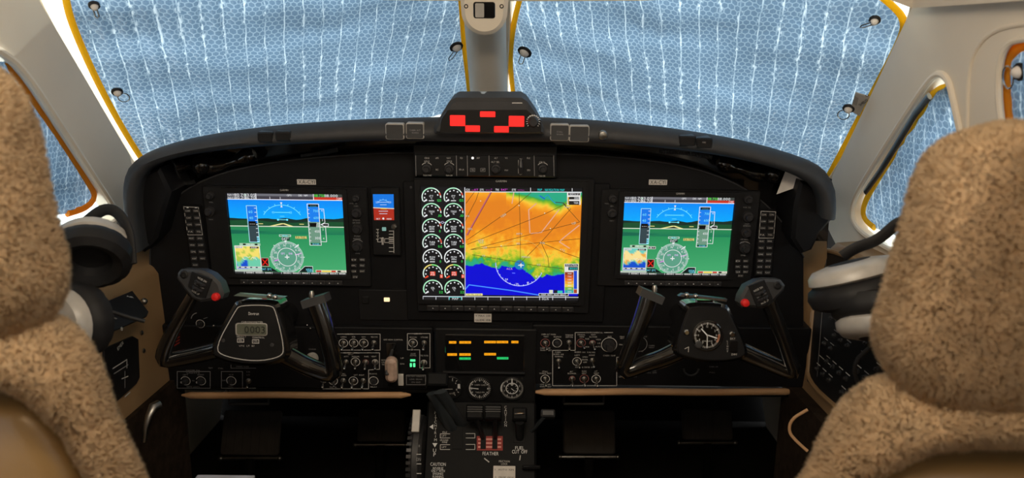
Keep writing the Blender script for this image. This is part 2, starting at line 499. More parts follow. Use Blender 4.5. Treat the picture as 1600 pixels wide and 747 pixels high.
class Draw:
    """flat printed or lit marks on a plane, measured in photo pixels"""
    def __init__(s, pl, w=0.0, dl=.00012):
        s.pl, s.w, s.dl = pl, w, dl; s.v = []; s.f = []; s.c = []
    def _add(s, uv, faces, col, lay):
        b = len(s.v); w = s.w + lay * s.dl
        s.v += [(p[0], p[1], w) for p in uv]
        col = col if isinstance(col, list) else [col] * len(uv)
        for f in faces:
            s.f.append(tuple(b + i for i in f)); s.c.append([col[i] for i in f])
    def p(s, x, y): return s.pl.q(x, y, s.w)
    def poly(s, pts, col, lay=1):
        uv = [s.p(*a) for a in pts]
        if len(uv) <= 4: s._add(uv, [tuple(range(len(uv)))], col, lay)
        else: s._add(uv, [tuple(t) for t in tessellate_polygon([[Vector((a.x, a.y, 0)) for a in uv]])], col, lay)
    def rect(s, x0, y0, x1, y1, col, lay=1): s.poly([(x0, y0), (x1, y0), (x1, y1), (x0, y1)], col, lay)
    def line(s, pts, wd, col, lay=2, closed=False):
        pts = list(pts) + ([pts[0]] if closed else [])
        k = s.pl.k(pts[0][0], pts[0][1], s.w) * wd / 2
        uv = [Vector(s.p(*a)[:2]) for a in pts]
        for a, b in zip(uv, uv[1:]):
            d = b - a
            if d.length < 1e-9: continue
            d = d.normalized() * k; n = Vector((-d.y, d.x)); e = d * .5
            s._add([a - e - n, b + e - n, b + e + n, a - e + n], [(0, 1, 2, 3)], col, lay)
    def frame(s, x0, y0, x1, y1, wd, col, lay=2): s.line([(x0, y0), (x1, y0), (x1, y1), (x0, y1)], wd, col, lay, True)
    def arc(s, cx, cy, r, a0, a1, wd, col, lay=2, n=20):
        k = s.pl.k(cx, cy, s.w); c = s.p(cx, cy); uv = []; fs = []
        for i in range(n + 1):
            a = rad(a0 + (a1 - a0) * i / n)
            for q in (r - wd / 2, r + wd / 2): uv.append((c.x + cos(a) * q * k, c.y + sin(a) * q * k))
        for i in range(n): fs.append((2 * i, 2 * i + 1, 2 * i + 3, 2 * i + 2))
        s._add(uv, fs, col, lay)
    def ring(s, cx, cy, r, wd, col, lay=2, n=28): s.arc(cx, cy, r, 0, 360, wd, col, lay, n)
    def disc(s, cx, cy, r, col, lay=1, n=20):
        k = s.pl.k(cx, cy, s.w); c = s.p(cx, cy)
        s._add([(c.x + cos(2 * PI * i / n) * r * k, c.y + sin(2 * PI * i / n) * r * k) for i in range(n)], [tuple(range(n))], col, lay)
    def ticks(s, cx, cy, r0, r1, a0, a1, n, wd, col, lay=2):
        k = s.pl.k(cx, cy, s.w); c = s.p(cx, cy)
        for i in range(n):
            a = rad(a0 + (a1 - a0) * i / max(1, n - 1)); d = Vector((cos(a), sin(a))); t = Vector((-d.y, d.x)) * (wd * k / 2)
            o = Vector((c.x, c.y))
            s._add([o + d * r0 * k - t, o + d * r1 * k - t, o + d * r1 * k + t, o + d * r0 * k + t], [(0, 1, 2, 3)], col, lay)
    def text(s, cx, cy, h, st, col, lay=3, width=None, rot=0.0):
        gl = []; x = 0
        for ch in st:
            vs, fs, adv = glyph(ch); gl.append((vs, fs, x)); x += adv + .16
        tot = max(x - .16, .01); k = s.pl.k(cx, cy, s.w); kh = k * h; kw = kh if width is None else k * width / tot
        c = s.p(cx, cy); ca, sa = cos(rad(rot)), sin(rad(rot))
        for vs, fs, x0 in gl:
            if not vs: continue
            uv = []
            for a in vs:
                X = (a[0] + x0 - tot / 2) * kw; Y = (a[1] - .5) * kh
                uv.append((c.x + X * ca - Y * sa, c.y + X * sa + Y * ca))
            s._add(uv, fs, col, lay)
    def part(s, name, mat, parent):
        inv = WMX[parent].inverted() @ s.pl.M
        me = bpy.data.meshes.new(name); me.from_pydata([inv @ Vector(v) for v in s.v], [], s.f)
        ca = me.color_attributes.new('Col', 'FLOAT_COLOR', 'CORNER')
        data = []
        for p, cs in zip(me.polygons, s.c):
            for c in cs: data += [c[0], c[1], c[2], 1.0]
        ca.data.foreach_set('color', data)
        me.materials.append(M[mat])
        o = bpy.data.objects.new(name, me); COL.objects.link(o); o.parent = parent; WMX[o] = WMX[parent]
        if mat == 'ink': o['kind'] = 'stuff'
        return o
WH = lin((232, 234, 236)); GR = lin((205, 204, 202)); BK = (.004, .004, .005); DG = lin((146, 146, 148))
# ================================================================== the shell of the cockpit
def plate(name, pl, outline, holes, th, mat, kind='structure', w=0.0, smooth=True):
    L = [p if len(p) == 3 else tuple(pl.q(p[0], p[1])[:2]) + (0,) for p in outline]
    H = [[tuple(p[:2]) if len(h[0]) == 3 else tuple(pl.q(p[0], p[1])[:2]) for p in chaikin([Vector((a[0], a[1], 0)) for a in h], 2)] for h in holes]
    mb = MB(pl); holed(mb, L, H, th)
    if w: mb.v = [Vector((v.x, v.y, v.z + w)) for v in mb.v]
    return solo(name, mb, mat, kind=kind)
f = MB(); f.box((-.05, .3, -.015), (2.1, 3.9, .03)); solo('floor', f, 'carpet', kind='structure')
f = MB(); f.box((-.05, 2.2, .335), (2.1, .03, .68)); solo('wall_front', f, 'foot', kind='structure')

f = MB(); f.box((-.05, -1.52, .7), (2.1, .04, 1.5)); solo('wall_back', f, 'beige', kind='structure')  # unseen cabin end, added to block daylight from aft
win_l = [(-60, 50), (0, 79), (36, 108), (100, 205), (165, 305), (186, 338), (170, 354), (110, 364), (0, 374), (-160, 380), (-220, 200)]
def fill_cabin_win(u): return [(u + .15 * cos(2 * PI * i / 12), .17 + .19 * sin(2 * PI * i / 12), 0) for i in range(12)]   # unseen round cabin windows, added aft for neutral fill light
UVX = lambda u, v: (u, v, 0)
plate('wall_left', SDL, [(10, -60), (62, 2), (132, 121), (203, 243), (222, 330), UVX(.2, -.1), UVX(.95, -.15), UVX(.95, -.82), UVX(-2.7, -.82), UVX(-2.7, .6), UVX(-.32, .6)], [win_l] + [fill_cabin_win(u) for u in (-1.15, -1.75, -2.35)], .03, 'beige')
win_r = [(1330, 322), (1346, 288), (1400, 203), (1448, 130), (1466, 113), (1482, 122), (1490, 155), (1503, 215), (1530, 330), (1560, 440), (1440, 415), (1362, 376), (1334, 352)]
win_r2 = [(1562, 180), (1560, 110), (1570, 72), (1592, 60), (1650, 60), (1720, 80), (1740, 220), (1640, 235), (1575, 225)]
plate('wall_right', SDR, [(1460, -50), (1423, 16), (1360, 150), (1300, 276), (1290, 350), UVX(-.2, -.1), UVX(-.95, -.15), UVX(-.95, -.82), UVX(2.7, -.82), UVX(2.7, .6), UVX(.32, .6)], [win_r, win_r2] + [fill_cabin_win(u) for u in (1.15, 1.75, 2.35)], .03, 'beige')
# frames the two windscreens sit in
plate('trim_1', WSL, [(-70, -170), (-10, 20), (90, 170), (170, 330), (790, 330), (775, -170)],
      [[(20, -100), (62, 0), (130, 121), (205, 246), (240, 300), (500, 310), (745, 270), (738, 160), (729, 0), (724, -100), (350, -130)]], .02, 'beige')
plate('trim_2', WSR, [(760, -170), (760, 330), (1330, 340), (1400, 170), (1490, 20), (1560, -170)],
      [[(800, -120), (798, 0), (790, 160), (785, 270), (1000, 300), (1260, 320), (1303, 272), (1365, 150), (1424, 20), (1420, -20), (1380, -70), (1100, -130)]], .02, 'beige')
# window panes
def pane(name, pl, pts, w):
    mb = MB(pl); mb.prism([tuple(pl.q(*p)[:2]) for p in pts], w - .004, w); solo(name, mb, 'glass', kind='structure')
pane('window_1', WSL, [(0, -140), (60, 120), (180, 320), (770, 320), (760, -140)], -.03)
pane('window_2', WSR, [(765, -140), (765, 320), (1310, 330), (1440, 120), (1500, -140)], -.03)
pane('window_3', SDL, [(-240, 40), (-240, 400), (200, 390), (200, 330), (40, 60)], -.036)
pane('window_4', SDR, [(1320, 330), (1360, 400), (1550, 460), (1515, 150), (1465, 95)], -.036)
pane('window_5', SDR, [(1545, 40), (1545, 240), (1760, 250), (1740, 40)], -.036)
# mouldings round the side windows and the reveal line on the far wall
def rim_tube(name, pl, pts, r, mat, w=0.0, it=2, closed=True):
    P = chaikin([Vector((a[0], a[1], 0)) for a in pts], it, closed)
    mb = MB(pl); mb.tube([pl.q(p.x, p.y, w) for p in P], r, 8, closed, up=(0, 0, 1)); return mb
solo('trim_3', rim_tube('trim_3', SDL, win_l, .006, 'beige', .001), 'beige', kind='structure')
solo('trim_4', rim_tube('trim_4', SDR, win_r, .005, 'beige', .001), 'beige', kind='structure')
solo('trim_5', rim_tube('trim_5', SDR, win_r2, .004, 'beige', .001), 'beige', kind='structure')
solo('trim_6', rim_tube('trim_6', SDR, [(1512, 205), (1513, 120), (1522, 80), (1550, 48), (1600, 36), (1700, 30)], .003, 'beige', .0, 2, False), 'beige', kind='structure')
# centre post between the windscreens
rows = []
for py, xl, xr in ((215, 735, 795), (150, 735, 793), (90, 730, 791), (30, 725, 790), (-60, 720, 791), (-140, 714, 793)):
    Y = 1.64 - (165 - py) * .0017
    a, b = PT(xl, py, Y), PT(xr, py, Y); nrm = Vector((0, -.8, -.55)).normalized()
    row = [a - nrm * .05]
    for i in range(9):
        t = i / 8; row.append(a.lerp(b, t) + nrm * (.024 * (1 - abs(2 * t - 1) ** 3)))
    row.append(b - nrm * .05); rows.append(row)
mb = MB(); mb.loft(rows); solo('trim_7', mb, 'beige', kind='structure', ang=60)
# headliner
rim = [(-140, -70), (100, -42), (300, -20), (480, -6), (600, 0), (780, 2), (1000, 1), (1200, -8), (1370, -8)]
R0 = [(WSL if p[0] < 770 else WSR) for p in rim]
r1 = [pl.M @ pl.q(p[0], p[1], .045) for p, pl in zip(rim, R0)] + [SDR.M @ SDR.q(x, y, .02) for x, y in ((1425, 13), (1600, 1), (1800, -14), (2100, -30))]
r2 = [p + Vector((-p.x * .03, -.03, .05)) for p in r1]
r3 = [Vector((p.x * .8, p.y - .16, 1.30)) for p in r1]
r4 = [Vector((p.x * .75, min(p.y - .3, .75), 1.385)) for p in r1]
mb = MB(); mb.loft([[p + Vector((0, .02, .1)) for p in r1], r1, r2, r3, r4])
mb.box((-.05, -.36, 1.395), (1.5, 2.4, .03)); solo('ceiling', mb, 'head', kind='structure', ang=50)

# ================================================================== foil sunshades
def suction_cup(root, pl, px, py, ang, tab='ring', w=.006):
    c = pl.q(px, py, w); k = pl.k(px, py)
    cup = MB(pl); cup.lathe([(9.5 * k, -.001), (9.8 * k, .0015), (8 * k, .004), (6.8 * k, .0035), (6.5 * k, .002)], c, n=20)
    o = part('suction_cup', cup, 'rubber', root)
    d = MB(pl); d.lathe([(6.8 * k, .002), (5.6 * k, .006), (3.2 * k, .009), (.0001, .010)], c, n=18); part('dome', d, 'white', o)
    a = rad(ang); dirv = Vector((cos(a), sin(a), 0)); t = MB(pl)
    if tab == 'ring':
        cc = c + dirv * 15 * k + Vector((0, 0, .004))
        t.tube([cc + Vector((cos(2 * PI * i / 24) * 9 * k, sin(2 * PI * i / 24) * 12 * k, 0)) for i in range(24)], .0011, 6, True)
    else:
        sdx = Vector((-dirv.y, dirv.x, 0)) * 3 * k
        p0 = c + Vector((0, 0, .006)); t.tube([p0 + sdx, p0 + sdx + dirv * 20 * k, p0 + dirv * 24 * k, p0 - sdx + dirv * 20 * k, p0 - sdx], .0012, 6)
    part('pull_tab', t, 'chrome', o)
def shade(name, label, pl, Lp, Rp, w, nu, nv, pipe_l=True, pipe_r=True, mat='pipe', lift=None, pr=.0055):
    A = resample(chaikin([Vector((a[0], a[1], 0)) for a in Lp], 2, False), nv)
    B = resample(chaikin([Vector((a[0], a[1], 0)) for a in Rp], 2, False), nv)
    root = thing(name, label, 'sunshade', pl, pl.q(*((A[-1] + B[-1]) / 2)[:2], w), 'foil window shades')
    rows = []
    for a, b in zip(A, B):
        row = []
        for i in range(nu + 1):
            t = i / nu; p = a.lerp(b, t)
            if lift: p = lift(p)
            q = pl.q(p.x, p.y, w)
            edge = min(1, min(t, 1 - t) * 14)
            q.z += edge * (.0035 * sin(q.x * 2 * PI / .033) * (0.4 + 0.6 * noise.noise((q.x * 8, q.y * 8, 3))) + .006 * noise.noise((q.x * 9, q.y * 9, 0)) + .0025 * noise.noise((q.x * 60, q.y * 60, 7)))
            q.z += .03 * 4 * t * (1 - t) * 0.3
            row.append(q)
        rows.append(row)
    mb = MB(pl); mb.loft(rows); sh = part('foil_sheet', mb, 'foil', root, ang=180, recalc=False)
    if pipe_l or pipe_r:
        P = []
        if pipe_l: P += [pl.q(p.x, p.y, w + .003) for p in A]
        mb = MB(pl); flag = False
        if pipe_l: mb.tube(P, pr, 10, up=(0, 0, 1), flat=.7); part('edge_piping', mb, mat, root)
        if pipe_r:
            mb = MB(pl); mb.tube([pl.q(p.x, p.y, w + .003) for p in B], pr, 10, up=(0, 0, 1), flat=.7); part('edge_piping', mb, mat, root)
    return root, A, B
s1, A1, B1 = shade('windshield_sunshade', 'silver bubble-foil sunshade with yellow piping in the windscreen ahead of the port yoke', WSL,
    [(84, -110), (98, -40), (104, 10), (118, 52), (150, 124), (185, 190), (218, 244), (240, 275)],
    [(712, -110), (717, -40), (722, 20), (725, 70), (730, 110), (735, 160), (738, 205), (738, 240)], -.012, 170, 70, lift=lambda p: Vector((p.x, min(p.y, 189 - (p.x - 585) * .1) if 585 < p.x < 733 else p.y, 0)))
for c in ((147, 8, -90, 'tab'), (183, 143, -60, 'ring'), (713, 73, -110, 'tab')): suction_cup(s1, WSL, *c)
s2, A2, B2 = shade('windshield_sunshade', 'silver bubble-foil sunshade with a sewn brand tag in the windscreen ahead of the starboard yoke', WSR,
    [(828, -110), (820, -30), (806, 20), (799, 60), (797, 100), (802, 150), (806, 195), (806, 240)],
    [(1270, -110), (1345, -30), (1395, 8), (1415, 32), (1408, 62), (1360, 152), (1300, 266), (1280, 300)], -.012, 170, 70)
for c in ((820, 81, -115, 'tab'), (1367, 31, 215, 'tab'), (1326, 169, -110, 'ring')): suction_cup(s2, WSR, *c)
tg = MB(WSR); tg.prism([tuple(WSR.q(*p)[:2]) for p in ((1338, 139), (1360, 146), (1344, 176), (1330, 168))], .006, .0075); tp = part('maker_tag', tg, 'silver', s2)
d = Draw(WSR, .0078); d.text(1349, 160, 5, 'SHIELD', BK, rot=62, width=20); d.ring(1355, 149, 2.4, 1, BK)
for i in range(4): d.line([(1336 + i * 1.6, 150 + i), (1333 + i * 1.6, 162 + i)], .5, BK)
d.part('lettering', 'ink', tp)
# a thin top binding is out of view; the side windows carry their own shades
shade('side_window_sunshade', 'crinkled foil shade with orange edge in the small window beside the port seat', SDL,
    [(-150, 100), (-180, 200), (-190, 300), (-180, 352)], [(10, 95), (52, 155), (105, 232), (140, 288), (150, 306), (138, 324), (105, 334)], -.02, 60, 40, False, True, 'pipeo', pr=.006)
s4, _, _ = shade('side_window_sunshade', 'triangular foil shade with yellow edge in the window beside the starboard seat', SDR,
    [(1487, 134), (1462, 142), (1440, 172), (1405, 228), (1368, 285), (1350, 318), (1348, 340), (1366, 356)], [(1494, 132), (1496, 160), (1503, 200), (1512, 250), (1525, 310), (1540, 370), (1552, 400), (1560, 420)], -.02, 50, 50, True, False, 'pipe', pr=.006)
st = MB(SDR); st.tube([SDR.q(x, y, .002) for x, y in ((1452, 150), (1430, 178), (1400, 228), (1375, 268), (1352, 300))], .006, 8, flat=.5, up=(0, 0, 1))
solo('window_strap', st, 'steel', 'dark strap along the front edge of the starboard triangular window', 'strap')
s5, _, _ = shade('side_window_sunshade', 'foil shade with bright orange piping in the rearmost cabin-side window at the picture edge', SDR,
    [(1660, 66), (1610, 68), (1585, 76), (1574, 100), (1573, 150), (1577, 190), (1580, 225)], [(1740, 66), (1745, 90), (1748, 110), (1748, 140), (1746, 170), (1744, 200), (1740, 240)], -.012, 40, 40, True, False, 'pipeo', pr=.006)
suction_cup(s5, SDR, 1594, 112, 200, 'ring', -.004)

# ================================================================== compass on the centre post
CP = Plane(PT(757, 15, 1.30), (1, 0, 0), (0, -.25, .97))
root = thing('magnetic_compass', 'cream rounded magnetic compass housing with black window on the windscreen post', 'compass', CP, (0, 0, -.03))
loop = [tuple(CP.q(x, y)[:2]) for x, y in ((720, -70), (720, 5))] + [tuple((CP.q(757, 17) + Vector((cos(a), sin(a), 0)) * 36 * CP.k(757, 17))[:2]) for a in [PI + PI * i / 20 for i in range(1, 20)]] + [tuple(CP.q(x, y)[:2]) for x, y in ((794, 5), (794, -70))]
mb = MB(CP); mb.prism(loop, -.05, .012, .007); part('housing', mb, 'beige', root)
mb = MB(CP); q0, q1 = CP.q(740, 1), CP.q(774, 27); mb.prism(rrect(q0.x, q0.y, q1.x, q1.y, .004), .010, .0135, .001); wn = part('window_glass', mb, 'gloss', root)
mb = MB(CP); q0, q1 = CP.q(743, 3), CP.q(757, 25); mb.prism(rrect(q0.x, q0.y, q1.x, q1.y, .002), .0135, .0142); part('compass_card', mb, 'silver', wn)
for x in (729, 784):
    mb = MB(CP); mb.lathe([(.0036, .010), (.0036, .0125), (.002, .0125), (.0018, .0115)], CP.q(x, 8), n=12); part('screw', mb, 'rubber', root)

# ================================================================== glareshield
root = thing('glareshield', 'long arched black padded glareshield above the instrument panel', 'glareshield', PAN, PAN.q(760, 230))
outer = [(205, 392), (197, 340), (193, 290), (202, 256), (230, 236), (300, 215), (400, 200), (500, 191), (600, 186), (680, 184), (762, 183), (850, 184), (950, 190), (1050, 201), (1150, 217), (1230, 238), (1286, 259), (1304, 285), (1306, 318), (1304, 340)]
inner = [(222, 392), (214, 340), (214, 300), (224, 272), (247, 254), (312, 238), (410, 228), (500, 223), (600, 219), (680, 221), (762, 222), (850, 221), (950, 224), (1050, 232), (1140, 245), (1215, 263), (1258, 281), (1278, 302), (1283, 322), (1283, 340)]
oc = resample(chaikin([Vector((a, b, 0)) for a, b in outer], 2, False), 90); ic = resample(chaikin([Vector((a, b, 0)) for a, b in inner], 2, False), 90)
rows = []
for a, b in zip(oc, ic):
    p = PAN.q(a.x, a.y, .07); q = PAN.q(b.x, b.y, .085); o = (p - q).normalized(); h = (p - q).length
    e = PAN.q(a.x, a.y, 0.0)
    row = [p - o * h * .5 + Vector((0, -.05, -.42)), p - o * .002 + Vector((0, -.004, -.05)), p + Vector((0, 0, -.01))]
    row += [p - o * h * .12 + Vector((0, 0, .010)), p - o * h * .35 + Vector((0, 0, .017)), p - o * h * .65 + Vector((0, 0, .018)), q + o * h * .12 + Vector((0, 0, .010)), q, q + o * .004 + Vector((0, 0, -.015)), q + o * .006 + Vector((0, 0, -.075))]
    rows.append(row)
mb = MB(PAN); mb.loft(rows); part('padded_lip', mb, 'pad', root, ang=70)
for pts in ([(203, 296), (207, 360), (215, 390), (226, 394), (247, 371), (258, 330), (268, 300), (250, 262), (222, 272)], [(1282, 292), (1303, 300), (1302, 340), (1280, 365), (1268, 390), (1252, 396), (1236, 372), (1240, 320), (1250, 282)]):
    mb = MB(PAN); mb.prism([tuple(PAN.q(*p, .05)[:2]) for p in pts], -.03, .055, .006); part('side_wing', mb, 'black', root)
mb = MB(PAN); mb.prism([tuple(PAN.q(*p, -.045)[:2]) for p in ((215, 420), (205, 270), (260, 235), (500, 205), (760, 195), (1000, 205), (1230, 245), (1300, 280), (1290, 420))], -.06, -.045); part('recess_board', mb, 'gloss', root)

def pushlight(px0, py0, px1, py1, label, mat_rim, w, txt=None, dark=False):
    r = thing('push_light', label, 'indicator light', PAN, PAN.q((px0 + px1) / 2, (py0 + py1) / 2, w), 'square push lights on the glareshield')
    a, b = PAN.q(px0, py0, w), PAN.q(px1, py1, w)
    mb = MB(PAN); mb.prism(rrect(a.x, a.y, b.x, b.y, .003), w - .03, w + .002, .0012); part('frame', mb, mat_rim, r)
    mb = MB(PAN); mb.prism(rrect(a.x + .0014, a.y - .0014, b.x - .0014, b.y + .0014, .002), w, w + .0032, .0008); part('lens', mb, 'black2' if dark else 'grey', r)
    if txt:
        d = Draw(PAN, w + .0036)
        for i, t in enumerate(txt): d.text((px0 + px1) / 2, (py0 + py1) / 2 - 1 + i * 4, 2.2, t, DG)
        d.part('lettering', 'ink', r)
W = .0955
pushlight(602, 193, 632, 218, 'chrome-framed square push light with blank lens, just port of the red-lit hood', 'silver', W)
pushlight(634, 192, 663, 217, 'chrome-framed lettered square light touching the port side of the red-lit hood', 'silver', W, ('CABIN ALT', 'WARN'))
pushlight(860, 194, 889, 220, 'chrome-framed lettered square light touching the starboard side of the red-lit hood', 'silver', W, ('STALL', 'WARN'))
pushlight(890, 196, 920, 222, 'chrome-framed square push light with blank lens, next to the round photocell', 'silver', W)
pushlight(402, 206, 427, 223, 'flush dark square indicator, outer one above the port display', 'black2', W, None, True)
pushlight(430, 205, 455, 221, 'flush dark square indicator, inner one above the port display', 'black2', W, None, True)
pushlight(1062, 212, 1086, 229, 'flush dark square indicator, inner one above the starboard display', 'black2', W, None, True)
pushlight(1088, 215, 1112, 232, 'flush dark square indicator with faint red lettering above the starboard display', 'black2', W, ('FIRE',), True)
mb = MB(PAN); mb.lathe([(.0075, -.01), (.0075, .003), (.006, .005), (.002, .006), (.0001, .006)], PAN.q(942, 211, W), n=18)
solo('photocell', mb, 'steel', 'small round grey photocell button on the glareshield lip', 'sensor')

# ---- red master warning hood
root = thing('warning_hood', 'black trapezoid warning-light hood with five lit red annunciators', 'warning panel', PAN, PAN.q(762, 206, .08))
w = .105
hood = [(680, 208), (678, 198), (690, 178), (703, 157), (712, 152), (815, 152), (824, 158), (838, 178), (850, 200), (850, 208)]
mb = MB(PAN); lp = [tuple(PAN.q(*p, w)[:2]) for p in hood]
n = len(lp); mb.prism(lp, w - .09, w + .012, .006); part('hood_shell', mb, 'pad', root)
mb = MB(PAN); mb.prism([tuple(PAN.q(*p, w)[:2]) for p in ((700, 170), (822, 170), (845, 186), (845, 206), (688, 206), (690, 184))], w + .006, w + .0135, .001); fp = part('face_plate', mb, 'gloss', root)
for x0, y0, x1, y1 in ((703, 180, 727, 197), (750, 174, 774, 183), (795, 181, 819, 198), (727, 196, 750, 206), (772, 197, 795, 207)):
    a, b = PAN.q(x0, y0, w + .014), PAN.q(x1, y1, w + .014)
    mb = MB(PAN); mb.prism(rrect(a.x, a.y, b.x, b.y, .0012), w + .012, w + .0155, .0006); part('annunciator', mb, 'redglow', root)
c = PAN.q(833, 190, w + .014)
mb = MB(PAN); mb.lathe([(.0085, 0), (.0085, .004), (.006, .008), (.0001, .008)], c, n=16); part('dimmer_knob', mb, 'knob', root)
d = Draw(PAN, w + .0138); d.ticks(833, 190, 8.5, 11, -40, 220, 14, .8, WH); d.arc(833, 190, 9.8, 30, 150, 1.0, GR)
d.rect(800, 160.2, 816, 161.6, GR); d.part('lettering', 'ink', root)

# ---- ducts, hose and added reflection strips in the recess under the lip
for nm, pts, lab in (('port', [(268, 262), (300, 256), (340, 262), (372, 250), (398, 240)], 'glossy black air duct under the port end of the glareshield'), ('star', [(1246, 282), (1215, 270), (1180, 272), (1150, 262), (1122, 252)], 'glossy black air duct under the starboard end of the glareshield')):
    r = thing('air_duct', lab, 'air duct', PAN, PAN.q(*pts[0], -.03))
    mb = MB(PAN); mb.tube([PAN.q(*p, -.012) for p in chaikin([Vector((a, b, 0)).to_2d() for a, b in pts], 2, False)], [.012 + .004 * sin(i * .9) for i in range(len(chaikin([Vector((a, b)) for a, b in pts], 2, False)))], 12); part('duct_body', mb, 'gloss', r)
    x, y = pts[1]; mb = MB(PAN); mb.ball(PAN.q(x + (14 if nm == 'port' else -6), y + 2, .0), .017, 10); part('vent_ball', mb, 'gloss', r)
mb = MB(PAN); P = [PAN.q(x, y, -.01) for x, y in resample([(452, 246, 0), (500, 243, 0), (524, 229, 0)], 2) and [(470 + i * 3.0, 244 - i * .42 - (i > 10) * (i - 10) * .2) for i in range(20)]]
rr = [.0042 if i % 2 else .0032 for i in range(60)]
PP = resample(P, 60); mb.tube(PP, rr, 8); solo('corrugated_hose', mb, 'grey', 'thin ribbed grey hose tucked under the port side of the glareshield', 'hose')
mb = MB(PAN); PP = resample([PAN.q(x, y, -.01) for x, y in ((1030, 236), (1070, 239), (1112, 246))], 50); mb.tube(PP, rr[:50], 8); solo('corrugated_hose', mb, 'grey', 'thin ribbed grey hose tucked under the starboard side of the glareshield', 'hose')
def sheet(pts, w, lab, mat='mirror'):  # thin sheet added in place of a glossy reflection
    mb = MB(PAN); mb.prism([tuple(PAN.q(*p, w)[:2]) for p in pts], w - .001, w)
    for v in mb.v: v.z += (v.x - mb.v[0].x) * .55
    solo('painted_reflection', mb, mat, lab, 'painted reflection')
sheet([(1228, 262), (1250, 258), (1259, 268), (1240, 290), (1214, 304), (1218, 292)], .02, 'white strip standing in for a reflection in the starboard glareshield recess', 'white')
sheet([(1266, 272), (1275, 276), (1283, 292), (1276, 296)], .03, 'small white strip standing in for a reflection at the starboard tip of the glareshield', 'white')
sheet([(262, 248), (268, 252), (284, 278), (279, 279)], .03, 'thin mirror strip added as a reflection in the port glareshield recess')
sheet([(281, 287), (306, 279), (310, 285), (296, 293)], .0, 'short mirror strip added as a reflection by the port corner of the instrument panel')
# ================================================================== instrument panel boards
root = thing('instrument_panel', 'matt black main instrument panel board with arched top', 'instrument panel', PAN, PAN.q(755, 608))
board = [(243, 520), (238, 470), (233, 400), (241, 352), (264, 316), (305, 287), (360, 266), (450, 250), (560, 241), (640, 238), (880, 240), (960, 245), (1040, 254), (1100, 267), (1160, 291), (1202, 323), (1232, 360), (1256, 402), (1256, 520)]
mb = MB(PAN); mb.prism([tuple(PAN.q(*p)[:2]) for p in board], -.025, 0, .002); part('main_board', mb, 'black', root)
mb = MB(PAN); P = chaikin([Vector((a, b)) for a, b in board[1:-1]], 2, False)
mb.tube([PAN.q(p.x, p.y, 0) for p in P], .0014, 6); part('board_edge', mb, 'grey', root)
mb = MB(PAN); a, b = PAN.q(630, 282), PAN.q(942, 502); mb.prism(rrect(a.x, a.y, b.x, b.y, .004), 0, .006, .0015); part('centre_board', mb, 'black', root)
mb = MB(PAN); a, b = PAN.q(560, 452), PAN.q(640, 500); mb.prism(rrect(a.x, a.y, b.x, b.y, .003), 0, .003, .001); part('cover_plate', mb, 'black2', root)
mb = MB(PAN); a, b = PAN.q(600, 465, .003), PAN.q(609, 471, .003); mb.prism(rrect(a.x, a.y, b.x, b.y, .001), .003, .0045); part('lit_key', mb, glow('amber_white', (1, .72, .4), 1.3), root)
mb = MB(PAN); a, b = PAN.q(566, 463, .003), PAN.q(577, 474, .003); mb.prism(rrect(a.x, a.y, b.x, b.y, .001), .003, .006, .001); part('push_key', mb, 'black2', root)
d = Draw(PAN, .001)
for x, y in ((300, 420), (250, 474), (1205, 480)): d.line([(x - 3, y), (x + 3, y)], 1, DG)
d.part('lettering', 'ink', root)

def card(name, pl, x0, y0, x1, y1, w, lab, lines, h, col=(.02, .02, .02), cat='placard'):
    r = thing(name, lab, cat, pl, pl.q((x0 + x1) / 2, y1, w))
    a, b = pl.q(x0, y0, w), pl.q(x1, y1, w)
    mb = MB(pl); mb.prism(rrect(a.x, a.y, b.x, b.y, .0006), w, w + .0008); part('card', mb, 'white', r)
    d = Draw(pl, w + .001)
    for i, t in enumerate(lines):
        y = y0 + (y1 - y0) * (i + .5) / len(lines); d.text((x0 + x1) / 2, y, h, t, col, width=(x1 - x0) * .86)
    d.part('lettering', 'ink', r)
card('placard', PAN, 464, 280, 494, 288.5, .0005, 'small white registration placard above the port flight display', ['XA-CYI'], 6)
card('placard', PAN, 1014, 280.5, 1042, 289, .0005, 'small white registration placard above the starboard flight display', ['XA-CYI'], 6)
card('placard', PAN, 741, 490, 768, 503.5, .0065, 'small white placard stuck under the centre map display', ['V MAX 208', 'GLIDE 108'], 3.2)

# ================================================================== knobs, keys, switches shared by the units
_c = MB(); _c.lathe([(1, 0), (1, .6), (.93, .72), (.62, .74), (.6, 1.5), (.54, 1.6), (.0001, 1.6)], (0, 0, 0), n=24)
KNOB = _c.mesh('knob', 'knob')
_c = MB(); _c.prism(rrect(-1, -1, 1, 1, .25), 0, 1, .22); KEY = _c.mesh('key', 'knob')
_c = MB(); _c.lathe([(.0052, 0), (.0052, .002), (.0042, .003), (.0034, .003), (.0034, .0045), (.0026, .005), (.0001, .005)], (0, 0, 0), n=14); NUT = _c.mesh('collar', 'steel')
_c = MB(); _c.tube([(0, 0, .004), (0, -.0035, .011), (0, -.0062, .0165), (0, -.0072, .0185)], [.0014, .0021, .0028, .0018], 10); BAT = _c.mesh('lever', 'chrome')
def knob(root, pl, px, py, rpx, w, h=None):
    k = pl.k(px, py, w) * rpx
    return inst('knob', KNOB, root, pl, pl.q(px, py, w), None, (k, k, h or k))
def key(root, pl, px, py, wx, hy, w, dep=.0018, name='key', R=None):
    k = pl.k(px, py, w)
    return inst(name, KEY, root, pl, pl.q(px, py, w), R, (wx * k / 2, hy * k / 2, dep))
def toggle(root, pl, px, py, w, ang=0, lever=True):
    s = inst('toggle_switch', NUT, root, pl, pl.q(px, py, w))
    if lever:
        o = bpy.data.objects.new('lever', BAT); COL.objects.link(o); o.parent = s; o.matrix_local = Matrix.Rotation(rad(ang), 4, 'Z')
    return s

